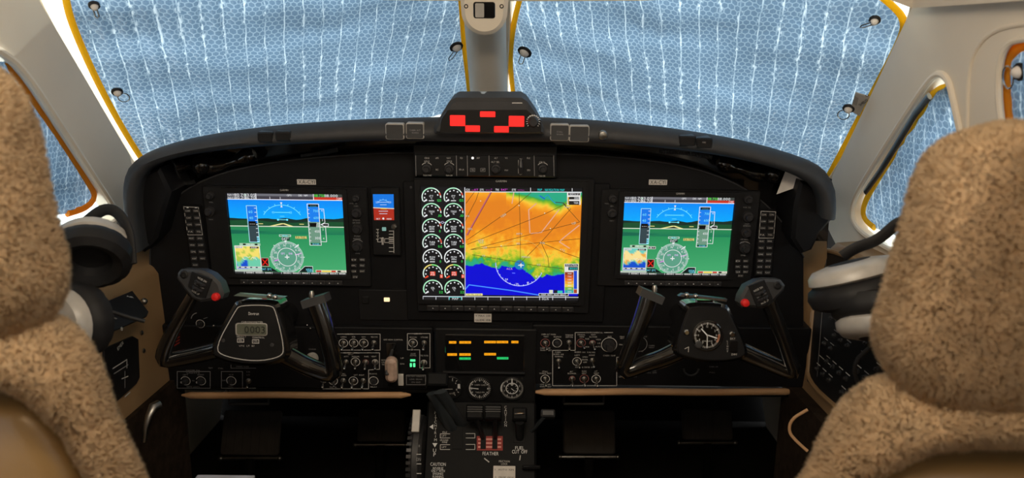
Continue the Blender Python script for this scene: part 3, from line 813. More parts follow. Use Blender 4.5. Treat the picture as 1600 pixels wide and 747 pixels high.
# ================================================================== flight displays
SKY0, SKY1 = lin((0, 136, 250)), lin((0, 172, 255))
def flight_display(side):
    L = side == 'port'
    sc = [(353.5, 302), (533.5, 304.5), (541.5, 429.5), (367, 428)] if L else [(976, 307.5), (1147.5, 309.5), (1137, 431), (970, 429.5)]
    lab = ('flight display with artificial horizon in front of the port yoke' if L else 'flight display with artificial horizon in front of the starboard yoke')
    w = .012
    q = [PAN.q(*p, w) for p in sc]
    x0 = (q[0].x + q[3].x) / 2; x1 = (q[1].x + q[2].x) / 2; y0 = (q[2].y + q[3].y) / 2; y1 = (q[0].y + q[1].y) / 2
    r = thing('flight_display', lab, 'cockpit display', PAN, ((x0 + x1) / 2, y0, 0), 'flight displays')
    lw, rw = (.036, .044) if L else (.034, .046)
    mb = MB(PAN); mb.prism(rrect(x0 - lw - .008, y0 - .024, x1 + rw, y1 + .012, .004), 0, w - .003, .002); part('body', mb, 'black2', r)
    # raised frame round the glass
    mb = MB(PAN); bx0, bx1, by0, by1 = x0 - .011, x1 + .009, y0 - .007, y1 + .010
    holed(mb, rrect(bx0, by0, bx1, by1, .003), [rrect(x0 - .001, y0 - .001, x1 + .001, y1 + .001, .001, 2)], .008)
    for v in mb.v: v.z += w + .002
    part('bezel', mb, 'black2', r)
    def S(s, t): return (x0 + (x1 - x0) * s, y1 + (y0 - y1) * t)
    class SD(Draw):
        def p(s, a, b):
            u = S(a, b); return Vector((u[0], u[1], 0))
    class PL2:
        M = PAN.M
        def k(s, *a): return (x1 - x0) / 178
        def q(s, a, b, w=0): u = S(a, b); return Vector((u[0], u[1], w))
    d = SD(PAN, w - .0028, .00008); d.pl = PL2()
    R_ = lambda a, b, c, e, col, lay=1: d.rect(a, b, c, e, col, lay)
    c = lambda *v: lin(v)
    # sky and ground
    hz = .318
    d.poly([(0, .07), (1, .07), (1, hz), (0, hz)], [SKY0, SKY0, SKY1, SKY1], 1)
    hills = [(0, hz)] + [(i / 24, .318 - .022 * abs(noise.noise((i * .37, 1.5 if L else 4.2, 0))) - .012 * (1 - abs(i / 12 - 1))) for i in range(25)] + [(1, hz)]
    d.poly([(0, .30)] + [(i / 24, .300 + .03 * noise.noise((i * .33, 2.5, 0))) for i in range(25)] + [(1, .40), (0, .40)], c(22, 46, 38), 2)
    d.poly([(0, .335), (.2, .32), (.34, .345), (.55, .355), (.75, .335), (1, .34), (1, .41), (0, .41)], c(24, 78, 46), 3)
    d.poly([(0, .41), (1, .41), (1, .5), (0, .5)], [c(40, 138, 84), c(40, 138, 84), c(24, 120, 84), c(24, 120, 84)], 3)
    d.poly([(0, .5), (1, .5), (1, .98), (0, .98)], [c(36, 140, 86), c(40, 146, 90), c(70, 172, 112), c(66, 168, 108)], 3)
    d.poly([(0, .45), (.35, .47), (0, .5)], c(20, 104, 78), 4)
    d.line([(0, .402), (1, .402)], 1.4, c(215, 226, 205), 4)
    d.poly([(.34, .398), (.45, .362), (.48, .362), (.56, .398), (.52, .398), (.468, .372), (.38, .398)], c(238, 228, 150), 5)
    d.poly([(.43, .39), (.46, .366), (.48, .366), (.51, .39)], c(38, 42, 36), 4)
    for a in (.27, .63): R_(a - .02, .366, a + .02, .375, c(225, 215, 130), 5)
    # top bar
    R_(0, 0, 1, .072, c(70, 70, 78), 4); R_(.25, .005, .75, .03, c(112, 112, 120), 5); R_(.25, .04, .75, .066, c(62, 58, 68), 5)
    d.line([(0, .073), (1, .073)], 1.2, c(235, 235, 240), 6)
    for s in (.25, .75): d.line([(s, 0), (s, .072)], 1.2, c(235, 235, 240), 6)
    for s in (.37, .46): d.line([(s, .04), (s, .072)], .8, c(210, 210, 215), 6)
    for i, t in enumerate(('NAV1', 'NAV2')):
        d.text(.035, .02 + .034 * i, 3.4, t, WH, 7, 11); d.text(.115, .02 + .034 * i, 4.2, '110.70', WH, 7, 17); d.text(.2, .02 + .034 * i, 4.2, '113.05' if i == 0 else '116.70', WH, 7, 16)
    d.text(.158, .02, 3, '<>', c(90, 220, 140), 7, 4)
    R_(.75, .0, 1, .034, c(60, 66, 62), 5); R_(.75, .038, 1, .071, c(205, 52, 34), 5)
    d.text(.805, .018, 4.2, '118.750', c(90, 235, 70), 7, 16); d.text(.905, .018, 4.2, '118.000', WH, 7, 20); d.text(.972, .055, 4, 'COM2', WH, 7, 8)
    d.text(.54, .018, 3, 'GPS', WH, 7, 7); d.text(.66, .018, 3, 'DIS  NM', WH, 7, 14)
    # roll arc and pitch bars
    CY = c(120, 232, 255)
    d.arc(.465, .396, 34, 32, 148, .9, CY, 5, 26); d.ticks(.465, .396, 34, 37, 40, 140, 7, .9, CY, 5)
    d.poly([(.455, .105), (.475, .105), (.465, .135)], WH, 6); d.poly([(.455, .165), (.475, .165), (.465, .137)], WH, 6)
    d.line([(.40, .228), (.53, .228)], 1, CY, 5)
    for s in (.40, .53): d.text(s + (.012 if s > .45 else -.012), .228, 3.6, '10', CY, 6)
    d.line([(.425, .318), (.505, .318)], 1, CY, 5); d.line([(.445, .275), (.485, .275)], .7, CY, 5)
    for s in (.425, .505): d.disc(s, .318, 1.6, CY, 6)
    # airspeed tape
    R_(.158, .15, .245, .36, c(20, 120, 235), 5); R_(.158, .36, .245, .60, c(52, 70, 76), 5); d.frame(.158, .15, .245, .60, 1, c(170, 225, 240), 6)
    for i in range(8): d.line([(.225, .18 + i * .05), (.245, .18 + i * .05)], .8, WH, 7)
    for i, t in enumerate(('60', '40')): d.text(.19, .225 + i * .075, 4.2, t, CY, 7)
    R_(.165, .34, .228, .395, (.002, .002, .002), 8); d.text(.195, .37, 3.2, '---', WH, 9, 8)
    for i in range(3): R_(.225, .53 + i * .025, .243, .546 + i * .025, c(130, 225, 245), 7)
    # altitude tape
    R_(.69, .16, .79, .34, c(24, 128, 238), 5); R_(.69, .34, .79, .60, c(110, 150, 128), 5); d.frame(.69, .12, .79, .63, 1, WH, 6)
    R_(.70, .125, .785, .155, (.004, .004, .006), 7); R_(.70, .605, .785, .628, (.004, .02, .02), 7); d.text(.743, .14, 3, '-----', CY, 8, 10); d.text(.743, .617, 3, '29.92IN', CY, 8, 11)
    for i in range(9): d.line([(.69, .19 + i * .048), (.705, .19 + i * .048)], .8, WH, 7)
    for i, t in enumerate(('700', '600', '', '400', '300')):
        if t: d.text(.762, .205 + i * .084, 4, t, CY if i < 2 else WH, 7, 8)
    R_(.70, .352, .765, .402, (.002, .002, .002), 8); d.text(.772, .36, 3.6, '20', WH, 9); d.text(.772, .392, 3.6, '00', WH, 9)
    d.line([(.79, .18), (.832, .18), (.836, .345), (.80, .372), (.838, .40), (.84, .585), (.792, .585)], .9, WH, 6)
    d.poly([(.805, .375), (.825, .36), (.865, .36), (.865, .39), (.825, .39)], (.01, .01, .01), 7); d.line([(.805, .375), (.825, .36), (.865, .36), (.865, .39), (.825, .39), (.805, .375)], .8, WH, 8)
    for i, t in enumerate('4224'): d.text(.815, .2 + i * .115, 3.2, t, WH, 7)
    # fail flag
    R_(.565, .52, .665, .552, c(210, 200, 120), 5); d.text(.615, .536, 4.4, 'RA FAIL', c(80, 60, 10), 6, 15)
    # heading rose
    cx, cy = .478, .785
    d.disc(cx, cy, 26, c(92, 158, 132), 5, 32); d.ring(cx, cy, 26, .7, c(190, 225, 210), 6, 36); d.ring(cx, cy, 15, 1, WH, 6, 28)
    d.ticks(cx, cy, 22.5, 25.5, 0, 355, 72, .6, WH, 6); d.ticks(cx, cy, 21, 25.5, 0, 330, 12, .9, WH, 7); d.ticks(cx, cy, 26, 28, 0, 315, 8, 1, WH, 6)
    for i, t in enumerate(('E', '6', '3', 'N', '33', '30', 'W', '24', '21', 'S', '15', '12')):
        a = rad(i * 30 + 8); d.text(cx + cos(a) * 19 / 178, cy - sin(a) * 19 / 128, 3.6, t, WH, 7)
    d.poly([(cx - .02, cy - .006), (cx - .004, cy - .006), (cx - .004, cy - .03), (cx + .004, cy - .03), (cx + .004, cy - .006), (cx + .02, cy - .006), (cx + .02, cy + .006), (cx + .004, cy + .006), (cx + .004, cy + .025), (cx - .004, cy + .025), (cx - .004, cy + .006), (cx - .02, cy + .006)], WH, 7)
    for a, t in ((-.035, 'GPS'), (.035, 'ENR')): d.text(cx + a, cy - .045, 3.2, t, c(225, 190, 250), 7, 6)
    d.line([(cx - .115, cy + .05), (cx - .08, cy + .035)], 1.4, c(235, 120, 235), 8); d.line([(cx + .075, cy - .03), (cx + .13, cy - .05)], 1.2, c(235, 190, 240), 8); d.line([(cx + .075, cy - .12), (cx + .11, cy - .16)], 1.4, WH, 8)
    R_(.44, .535, .515, .575, c(40, 70, 60), 6); d.text(.475, .556, 5, '047°', WH, 8, 11); d.frame(.425, .505, .525, .525, .7, WH, 6); d.text(.475, .515, 3, 'HDG', CY, 7, 8)
    d.poly([(.46, .578), (.49, .578), (.475, .60)], WH, 8)
    # inset map
    mx0, mx1, my0, my1 = (.02, .24, .65, .945) if L else (.02, .235, .655, .945)
    g = 14
    for i in range(g):
        for j in range(g):
            a0, a1 = mx0 + (mx1 - mx0) * i / g, mx0 + (mx1 - mx0) * (i + 1) / g; b0, b1 = my0 + (my1 - my0) * j / g, my0 + (my1 - my0) * (j + 1) / g
            cs = []
            for aa, bb in ((i, j), (i + 1, j), (i + 1, j + 1), (i, j + 1)):
                nn = noise.noise((aa * .3, bb * .3, 5 if L else 9)); t = bb / g
                if L:
                    if t > .72 + nn * .25 and aa < 7: col = c(20, 80, 205)
                    elif t > .55 + nn * .2: col = c(110, 205, 170)
                    elif nn > .1: col = c(170, 200, 80)
                    else: col = c(245, 222, 110)
                else:
                    if t > .68 + nn * .2: col = c(15, 80, 205)
                    elif t > .58 + nn * .2: col = c(120, 200, 170)
                    elif t < .18 + nn * .2: col = c(110, 205, 190)
                    elif nn > .15: col = c(240, 170, 70)
                    else: col = c(248, 225, 150)
                cs.append(col)
            d.poly([(a0, b0), (a1, b0), (a1, b1), (a0, b1)], cs, 6)
    d.frame(mx0, my0, mx1, my1, 1, WH, 7)
    R_(mx0 + .005, my0 + .008, mx0 + .07, my0 + .028, c(225, 225, 225), 8); d.text(mx0 + .037, my0 + .018, 2.4, 'NORTH UP', BK, 9, 10)
    R_(mx1 - .085, my0 + .008, mx1 - .01, my0 + .03, c(70, 50, 40), 8); d.text(mx1 - .05, my0 + .02, 2.6, '100NM', WH, 9, 9)
    for i in range(7): d.line([(mx0 + .06 + i * .018, my0 + .15 + .02 * sin(i * 2.0)), (mx0 + .075 + i * .018, my0 + .155 + .02 * cos(i))], .8, c(230, 235, 225), 8)
    R_(mx0 + .005, my1 - .035, mx1, my1 - .012, c(205, 205, 200), 8)
    for i in range(4): R_(mx0 + .02 + i * .05, my1 - .03, mx0 + .038 + i * .05, my1 - .016, c(30, 40, 70), 9)
    R_(.065 if L else .075, .615, .25, .645, c(170, 205, 175), 6); R_(.095, .62, .12, .64, (.005, .01, .005), 7); R_(.20, .62, .225, .64, (.005, .01, .005), 7); d.text(.16, .63, 3, 'TAS  KT', WH, 7, 10)
    if not L: R_(.245, .63, .315, .665, c(220, 220, 210), 6); R_(.25, .636, .31, .66, (.01, .01, .01), 7); d.text(.28, .648, 3, '0KT', WH, 8)
    # traffic box
    R_(.245, .80, .31, .905, c(40, 10, 8), 6); d.frame(.245, .80, .31, .905, .7, c(200, 170, 160), 7)
    d.line([(.255, .815), (.30, .89)], 1.6, c(230, 30, 20), 8); d.line([(.30, .815), (.255, .89)], 1.6, c(230, 30, 20), 8)
    # corner data boxes
    d.poly([(.245, .915), (.32, .915), (.39, .975), (.245, .975)], (.004, .01, .01), 6); d.poly([(.57, .975), (.63, .90), (.70, .90), (.70, .975)], (.004, .01, .01), 6)
    d.line([(.57, .975), (.63, .90), (.70, .90), (.70, .975)], .7, WH, 7)
    d.text(.285, .942, 3.4, 'OAT 25°C', CY, 7, 16); d.text(.665, .942, 3.4, 'XPDR', CY, 7, 10); d.text(.675, .963, 3, '1200', CY, 7, 9)
    R_(.725, .945, 1, .975, c(228, 222, 205), 6); R_(.73, .95, .775, .972, c(190, 60, 40), 7); R_(.78, .95, .86, .972, c(235, 210, 90), 7); R_(.865, .95, .905, .972, c(200, 60, 40), 7); R_(.92, .95, .95, .972, (.01, .01, .01), 7); d.text(.975, .96, 3, 'LCL', BK, 8, 7)
    R_(0, .955, .245, .977, c(190, 200, 190), 5)
    # soft key strip
    R_(0, .977, 1, 1, c(60, 60, 62), 8)
    tx = ('', 'INSET', 'SENSOR', 'PFD', '', 'OBS', 'CDI', 'ADF', 'XPDR', 'IDENT', 'TMR', 'ALERTS')
    for i in range(12):
        if i: d.line([(i / 12, .977), (i / 12, 1)], .6, WH, 9)
        if tx[i]: R_(i / 12 + .018, .98, (i + 1) / 12 - .01, .998, c(205, 202, 200), 9); d.text((i + .55) / 12, .989, 2, tx[i], BK, 10, 8)
    d.part('screen', 'screen', r)
    # keys and knobs
    for i in range(12):
        u = x0 + .008 + (x1 - x0 - .016) * (i + .5) / 12
        inst('soft_key', KEY, r, PAN, (u, y0 - .016, w - .003), None, ((x1 - x0) / 26, .0045, .004))
    t = Draw(PAN, w + .0022)
    t.text(444 if L else 1063, 297 if L else 302.5, 3, 'GARMIN', GR, width=13)
    for i in range(12):
        u = x0 + .008 + (x1 - x0 - .016) * (i + .5) / 12; t.w = w + .0014
        t._add([(u - .0014, y0 - .0165), (u + .0014, y0 - .0165), (u, y0 - .0145)], [(0, 1, 2)], WH, 1)
    t.w = w - .0028
    wk = w - .003
    if L:
        lk, rk = [(330, 305, 6), (329, 330, 8)], [(557, 309, 6), (558, 332, 8.5), (559, 357, 8.5), (559, 384, 9)]
        labs = [(330, 316, 'VOL'), (330, 343, 'NAV'), (552, 318, 'VOL ID'), (556, 322, 'COM'), (557, 344, 'EMERG'), (557, 348, 'CRS BARO'), (558, 369, 'PUSH'), (558, 373, 'RANGE'), (559, 396, 'FMS')]
        ks = [(x, y) for y in (406, 415, 424) for x in (553, 566)] + [(555, 433)]
        kt = ['D', 'MENU', 'FPL', 'PROC', 'CLR', 'ENT', 'DFLT MAP']
    else:
        lk, rk = [(957, 310, 7), (956, 332, 8)], [(1168, 311, 7), (1168, 338, 9), (1165, 363, 8.5), (1163, 387, 9)]
        labs = [(948, 318, 'VOL'), (956, 322, 'ID'), (956, 345, 'NAV'), (1167, 324, 'VOL SQ'), (1167, 350, 'COM'), (1167, 353, 'EMERG'), (1163, 374, 'CRS BARO'), (1163, 379, 'RANGE'), (1161, 399, 'FMS')]
        ks = [(x, y) for y in (408, 417, 425) for x in (1153, 1165)] + [(1157, 431)]
        kt = ['D', 'MENU', 'FPL', 'PROC', 'CLR', 'ENT', 'DFLT MAP']
    for x, y, s in lk + rk: knob(r, PAN, x, y, s * .95, wk, .009)
    for x, y, s in labs: t.text(x, y, 2.2, s, DG, width=min(12, 2.2 * len(s)))
    for x, y, s in rk[3:]: t.arc(x, y, s * 1.12, 40, 140, .8, DG)
    for (x, y), s in zip(ks, kt):
        key(r, PAN, x, y, 9, 5.5, wk, .0022); t.w = wk + .0024; t.text(x, y, 2.4, s, GR, width=6.5)
    t.part('lettering', 'ink', r)
flight_display('port'); flight_display('starboard')

# ================================================================== centre map display
def map_display():
    w = .016
    sc = [(658.5, 290.5), (909, 296), (903.5, 470), (660, 468.5)]
    q = [PAN.q(*p, w) for p in sc]
    x0 = (q[0].x + q[3].x) / 2; x1 = (q[1].x + q[2].x) / 2; y0 = (q[2].y + q[3].y) / 2; y1 = (q[0].y + q[1].y) / 2
    r = thing('map_display', 'large centre display with orange terrain map and engine gauges', 'cockpit display', PAN, ((x0 + x1) / 2, y0, .006))
    mb = MB(PAN); mb.prism(rrect(x0 - .012, y0 - .026, x1 + .022, y1 + .017, .004), .004, w - .003, .002); part('body', mb, 'black2', r)
    mb = MB(PAN); holed(mb, rrect(x0 - .010, y0 - .008, x1 + .011, y1 + .013, .003), [rrect(x0 - .001, y0 - .001, x1 + .001, y1 + .001, .001, 2)], .008)
    for v in mb.v: v.z += w + .002
    part('bezel', mb, 'black2', r)
    d = Draw(PAN, w - .0028, .00008)
    a, b = PAN.q(0, 0), 0
    d._add([(x0, y0), (x1, y0), (x1, y1), (x0, y1)], [(0, 1, 2, 3)], (.006, .006, .008), 0)
    # terrain
    coast = [(727, 414), (738, 414.5), (744, 411), (752, 411), (762, 415), (773, 418), (780, 418), (784, 414.5), (792, 415), (800, 417), (804, 413.5), (811, 418), (819, 419), (812.5, 426), (825.5, 424), (833.5, 431), (838, 433.5), (849.5, 431), (855, 428), (866, 428.5), (882, 426.5), (910, 424)]
    def cy(x):
        for p, q2 in zip(coast, coast[1:]):
            if p[0] <= x <= q2[0] and q2[0] > p[0]: return p[1] + (q2[1] - p[1]) * (x - p[0]) / (q2[0] - p[0])
        return 418
    stops = [(-1, (18, 120, 150)), (0.0, (40, 170, 130)), (.10, (70, 165, 60)), (.22, (140, 185, 40)), (.36, (205, 200, 50)), (.50, (250, 200, 60)), (.66, (248, 170, 40)), (.85, (240, 145, 28)), (1.3, (226, 126, 30))]
    def colr(e):
        for (s0, c0), (s1, c1) in zip(stops, stops[1:]):
            if e <= s1:
                t = max(0, (e - s0) / (s1 - s0)); return lin(tuple(a + (b - a) * t for a, b in zip(c0, c1)))
        return lin(stops[-1][1])
    GX, GY = 180, 162
    X0, X1, Y0, Y1 = 727, 906.5, 299, 461.5
    vs = []; cs = []
    uu0, uu1 = PAN.q(727, 380, w).x, x1
    vv1, vv0 = PAN.q(815, 300.5, w).y, PAN.q(815, 462.5, w).y
    for j in range(GY + 1):
        for i in range(GX + 1):
            px = X0 + (X1 - X0) * i / GX; py = Y0 + (Y1 - Y0) * j / GY
            h = cy(px) - py + 2.5 * noise.noise((px * .12, py * .12, 2))
            if py > 421 and 806 < px < 822: h = -1
            if h < 0: col = lin((2, 4, 214))
            else:
                n1 = noise.noise((px * .05, py * .05, 0)); n2 = noise.noise((px * .16, py * .16, 3)); n3 = noise.noise((px * .5, py * .5, 6))
                e = .12 + h * .0155 + n1 * .24 + n2 * .22 + n3 * .11 - .06
                tr = (px - 795) * .22 + 2 + 5 * n1            # lowland in the upper corner
                dtop = py - 299 - (min(tr, 24 + 5 * n2) if px > 795 else 0) * (1.0 if px < 875 else max(.25, 1 - (px - 875) / 30))
                e = min(e, .15 + dtop * .045 + n2 * .1 if px > 790 else .62 + dtop * .04 + n1 * .3)
                dp = math.hypot(px - 813, (py - 415) * 1.1); e = min(e, -.1 + dp * .022 + n2 * .1) if dp < 24 else e
                col = colr(min(1.2, max(-.02, e)))
            vs.append((uu0 + (uu1 - uu0) * i / GX, vv1 + (vv0 - vv1) * j / GY)); cs.append(col)
    n = GX + 1
    d._add(vs, [(j * n + i, j * n + i + 1, (j + 1) * n + i + 1, (j + 1) * n + i) for j in range(GY) for i in range(GX)], cs, 1)
    c = lambda *v: lin(v)
    AW = c(92, 62, 22); LB = c(225, 215, 190); CYN = c(40, 215, 215)
    for ln in ([(730, 375), (802, 325), (832, 299)], [(730, 382), (850, 335), (906, 308)], [(735, 390), (850, 361), (905, 347)], [(736, 390), (845, 379), (906, 373)], [(738, 398), (800, 408), (812, 410)],
               [(811, 300), (813, 360), (813, 412)], [(812, 412), (846, 378), (892, 326)], [(846, 379), (882, 395), (905, 403)], [(846, 380), (856, 402), (858, 418)], [(880, 318), (906, 347)], [(727, 345), (744, 312), (748, 300)], [(728, 318), (742, 299)], [(824, 413), (880, 420)]):
        d.line(ln, .8, AW, 3)
    d.line([(730, 367), (768, 299)], 2.6, c(190, 100, 110), 3); d.line([(731, 367), (769, 299)], .8, c(120, 50, 60), 4)
    for ln in ([(838, 318), (826, 328), (828, 364)], [(874, 327), (846, 363), (830, 365)], [(905, 352), (880, 372), (874, 378), (890, 388)], [(803, 300), (800, 318)]): d.line(ln, 1.6, c(228, 170, 140), 3)
    for x, y, s, rt in ((787, 337, 'UJ28', 30), (812, 366, 'MTY', 0), (848, 380, 'TOL', 0), (810, 381, 'V12', 4), (752, 376, 'UT17', 0), (758, 387, 'UJ8', 4), (756, 400, 'V3', -6), (752, 379, 'TLC', 0), (897, 349, 'UJ5', 14), (879, 391, 'VYS', -20), (735, 358, 'GDL', 0), (822, 402, 'MMAA', 0), (842, 414, 'V15', 0), (886, 324, 'TAM', 0), (731, 338, 'V4', 0)):
        d.text(x, y, 3, s, c(120, 95, 60), 5, rot=rt); d.text(x - .5, y - .5, 3, s, LB, 6, rot=rt)
    for x, y in ((811, 321), (851, 333), (860, 357), (783, 384), (751, 314)): d.disc(x, y, 1, LB, 5, 8)
    d.text(830, 333, 4, '?', c(220, 50, 30), 6)
    d.line([(842, 305), (849, 310), (856, 304), (862, 313), (868, 318)], 1.2, c(20, 150, 200), 4); d.line([(844, 306), (851, 311)], 1.6, c(20, 90, 200), 5); d.line([(868, 316), (880, 317), (888, 326)], 1.2, c(60, 50, 60), 4)
    # range ring
    d.arc(812.5, 411, 38, 180, 335, 1.4, c(170, 180, 255), 5, 40); d.arc(812.5, 411, 38, 0, 180, .6, c(215, 175, 90), 4, 40)
    d.ticks(812.5, 411, 36, 38.5, 190, 335, 14, .7, WH, 6)
    for a, t in ((230, '24'), (262, '20'), (292, '18'), (320, '15')): d.text(812.5 + cos(rad(a)) * 33, 411 - sin(rad(a)) * 33, 3, t, WH, 6)
    d.disc(812, 414, 8, c(30, 130, 190), 2, 14); d.poly([(814, 410.5), (815, 413), (818.5, 414), (818.5, 415), (815, 415), (814.6, 418), (813.4, 418), (813, 415), (809.5, 415), (809.5, 414), (813, 413)], WH, 8)
    d.text(796, 420, 3, 'ACA', c(235, 170, 170), 6); d.rect(800, 426, 805, 427.4, c(90, 110, 255), 4)
    d.line([(727, 452), (733, 445), (800, 454), (848, 462)], 1.8, c(70, 140, 255), 5)
    # upper strip
    d.line([(727, 299.8), (908.5, 300.2)], 1.2, c(220, 225, 232), 7)
    for x, s, s2 in ((731, 'GS', '---KT'), (753, 'DTK', '---°'), (777, 'TRK', '047°'), (803, 'ETE', '--:--')):
        d.text(x, 296.5, 3.4, s, WH, 5, 6); d.text(x + 11, 296.5, 3.2, s2, c(230, 80, 220), 5, 10)
    d.text(861, 296.8, 4, 'MAP - NAVIGATION MAP', CYN, 5, 42)
    for x in (829, 894): d.line([(x, 293), (x, 299)], .9, WH, 5)
    # orientation box
    d.rect(886, 300.5, 907, 320, c(232, 230, 226), 6); d.rect(888, 301.5, 906, 305, (.01, .01, .01), 7); d.text(897, 303.3, 3, 'NORTH UP', WH, 8, 14)
    d.rect(889, 307.5, 905, 311.5, (.012, .012, .012), 7); d.text(901, 309.5, 3, '200NM', WH, 8, 8); d.rect(889, 314, 905, 320, (.012, .012, .012), 7); d.text(900, 317, 3, 'TER', WH, 8); d.rect(887, 308, 889, 319, c(210, 160, 60), 7)
    # terrain scale
    d.rect(882, 412, 904, 459, c(226, 226, 222), 6); d.rect(883, 412.8, 903, 416.5, (.006, .006, .008), 7); d.text(893, 414.6, 3, 'ELEVATION', WH, 8, 17)
    d.rect(888, 417, 903, 422, (.01, .02, .02), 7); d.text(896, 419.5, 3, '18000', CYN, 8, 12)
    cols = [(150, 60, 30), (200, 80, 30), (228, 120, 40), (240, 165, 50), (235, 205, 70), (120, 180, 70), (40, 170, 170)]
    for i, k in enumerate(cols): d.rect(882.5, 425 + i * 4.7, 896, 425 + (i + 1) * 4.7, c(*k), 7); d.text(890, 427.5 + i * 4.7, 2.4, str(9000 - i * 1300), WH, 8, 6)
    d.rect(896.5, 423, 901.5, 451.5, c(30, 70, 205), 7); d.rect(896.5, 452, 901.5, 458, c(170, 70, 40), 7)
    d.rect(842, 458.5, 888, 462, c(20, 20, 20), 7); d.frame(842, 458.5, 888, 462, .7, WH, 8); d.text(865, 460.3, 2.6, 'MAP WPT AUX NRST', WH, 9, 38)
    d.rect(858, 453, 864, 458, c(215, 220, 200), 7); d.rect(865, 453, 871, 458, (.01, .01, .02), 7); d.rect(871, 454, 879, 458, c(60, 200, 180), 7)
    d.rect(728, 458.5, 754, 462, c(235, 225, 150), 7); d.text(741, 460.2, 2.6, 'NO FPL DATA', BK, 8, 22)
    # strip of soft keys
    d.line([(661, 463), (904, 464.6)], 1.1, c(215, 218, 225), 7)
    for i in range(13): d.line([(661 + i * 20.25, 463.2), (661 + i * 20.25, 468.6)], .9, c(210, 212, 220), 7)
    d.rect(661, 464.4, 903, 469.5, (.012, .012, .015), 2)
    d.frame(702, 464.2, 721, 468.8, 1, c(60, 200, 200), 8); d.text(711.5, 466.6, 3.4, 'MAP', WH, 8); d.text(852, 467, 3.4, 'DCL/N', WH, 8, 10)
    # engine gauges
    d.line([(726.3, 293), (726.8, 463)], 1.1, c(220, 222, 228), 7)
    Gn = c(60, 225, 90); LG = c(222, 242, 230)
    names = [('ITT', '°C', '---', '125'), ('TORQUE', '%', '', '.10'), ('PROP', 'RPM', '----', '0'), ('TURB', '% RPM', '', '0.0'), ('FFLOW', 'PPH', '---', '0'), ('OIL', 'PSI', '', '0'), ('OIL', '°C', '', '22')]
    for row in range(7):
        y = 308 + row * 24 - (row > 3) * .6
        for col in range(2):
            x = (674 + row * .4) if col == 0 else (708.5 + row * .2)
            base = c(235, 240, 238) if row == 4 else LG
            d.arc(x, y, 14.5, -3, 206, 1.7, base, 4, 26)
            if row in (0, 1, 2, 3): d.arc(x, y, 14.5, 70 if row in (0, 2) else 40, 150, 1.9, c(178, 238, 200), 5, 14); d.arc(x, y, 14.5, 12 if row != 3 else 2, 30, 1.9, c(225, 90, 70), 5, 6)
            if row == 5: d.arc(x, y, 14.5, 95, 150, 2, c(235, 215, 120), 5, 10); d.arc(x, y, 14.5, 60, 95, 2, c(130, 230, 130), 5, 10)
            if row == 6: d.arc(x, y, 14.5, 60, 206, 1.9, c(175, 238, 195), 5, 14)
            d.ticks(x, y, 9.8, 11.6, 20, 185, 6, 2.2, WH, 5)
            d.poly([(x - 12.6, y + 6.5), (x - 7.5, y + 2.6), (x - 6.2, y + 5.2), (x - 11.5, y + 7.6)], WH if row != 5 else c(230, 70, 40), 6)
            if row == 5:
                d.rect(x - 4, y - 3.2, x + 4.2, y + 3.4, c(225, 70, 40), 5); d.text(x, y - 1.5, 2.6, 'OIL', WH, 6, 6); d.text(x, y + 1.8, 2.6, 'PSI', WH, 6, 6)
                d.rect(x + 11.5, y + 1.5, x + 16, y + 7, c(230, 80, 50), 6); d.text(x + 13.8, y + 4.2, 3.6, '0', WH, 7)
            else:
                n4 = names[row]
                d.text(x, y - 1.6, 3, n4[0], WH, 6, 9 if len(n4[0]) > 3 else 6); d.text(x, y + 1.9, 3, n4[1], WH, 6, 3 if len(n4[1]) < 3 else 7)
                if n4[2]: d.text(x, y + 5.6, 2.2, n4[2], WH, 6, 7); d.rect(x - 4, y + 5, x + 4, y + 6.2, WH, 5)
                d.text(x + 12.5, y + 5, 3.8, n4[3], Gn, 6, 6 if len(n4[3]) > 1 else 2.4)
    d.text(691.5, 347.5, 4, '>O<', c(225, 220, 255), 6, 11)
    d.part('screen', 'screen', r)
    t = Draw(PAN, w + .0022); t.text(783, 283, 3.2, 'GARMIN', GR, width=17)
    for i in range(12):
        u = x0 + .006 + (x1 - x0 - .012) * (i + .5) / 12
        inst('soft_key', KEY, r, PAN, (u, y0 - .017, w - .003), None, ((x1 - x0) / 26, .005, .004)); t.w = w + .0014
        t._add([(u - .0015, y0 - .0175), (u + .0015, y0 - .0175), (u, y0 - .0155)], [(0, 1, 2)], WH, 1)
    t.part('lettering', 'ink', r)
    for px, py in ((922, 322), (922, 356)):
        a = PAN.q(px, py, .006); mb = MB(PAN); mb.box(a, (.014, .0016, .004)); mb.box(a, (.0012, .026, .003)); part('latch_slot', mb, 'gloss', r)
    for px, py in ((642, 293), (897, 480), (957, 440)):
        mb = MB(PAN); mb.lathe([(.0024, 0), (.0024, .0012), (.001, .0016), (.0001, .0016)], PAN.q(px, py, .006), n=10); part('screw', mb, 'grey', r)
map_display()

# ================================================================== autopilot mode controller above the map display
w = .03
root = thing('autopilot_controller', 'narrow black autopilot mode controller above the centre map display', 'controller', PAN, PAN.q(757, 277, 0))
a, b = PAN.q(645, 226, w), PAN.q(869, 279, w); mb = MB(PAN); mb.prism(rrect(a.x, a.y, b.x, b.y, .003), 0, w - .004, .002); part('housing', mb, 'black2', root)
a, b = PAN.q(649, 241, w), PAN.q(865, 277, w); mb = MB(PAN); mb.prism(rrect(a.x, a.y, b.x, b.y, .002), w - .005, w, .0015); part('face_plate', mb, 'black2', root)
for x, y, s in ((667, 263, 9), (702, 263, 9), (775, 263, 9), (848, 263, 8)): knob(root, PAN, x, y, s * .85, w, .009)
a = PAN.q(814, 260, w); mb = MB(PAN); mb.tube([a + Vector((0, -.012, 0)), a + Vector((0, 0, .004)), a + Vector((0, .012, 0))], [.003, .005, .003], 10); part('pitch_wheel', mb, 'knob', root)
t = Draw(PAN, w + .0003)
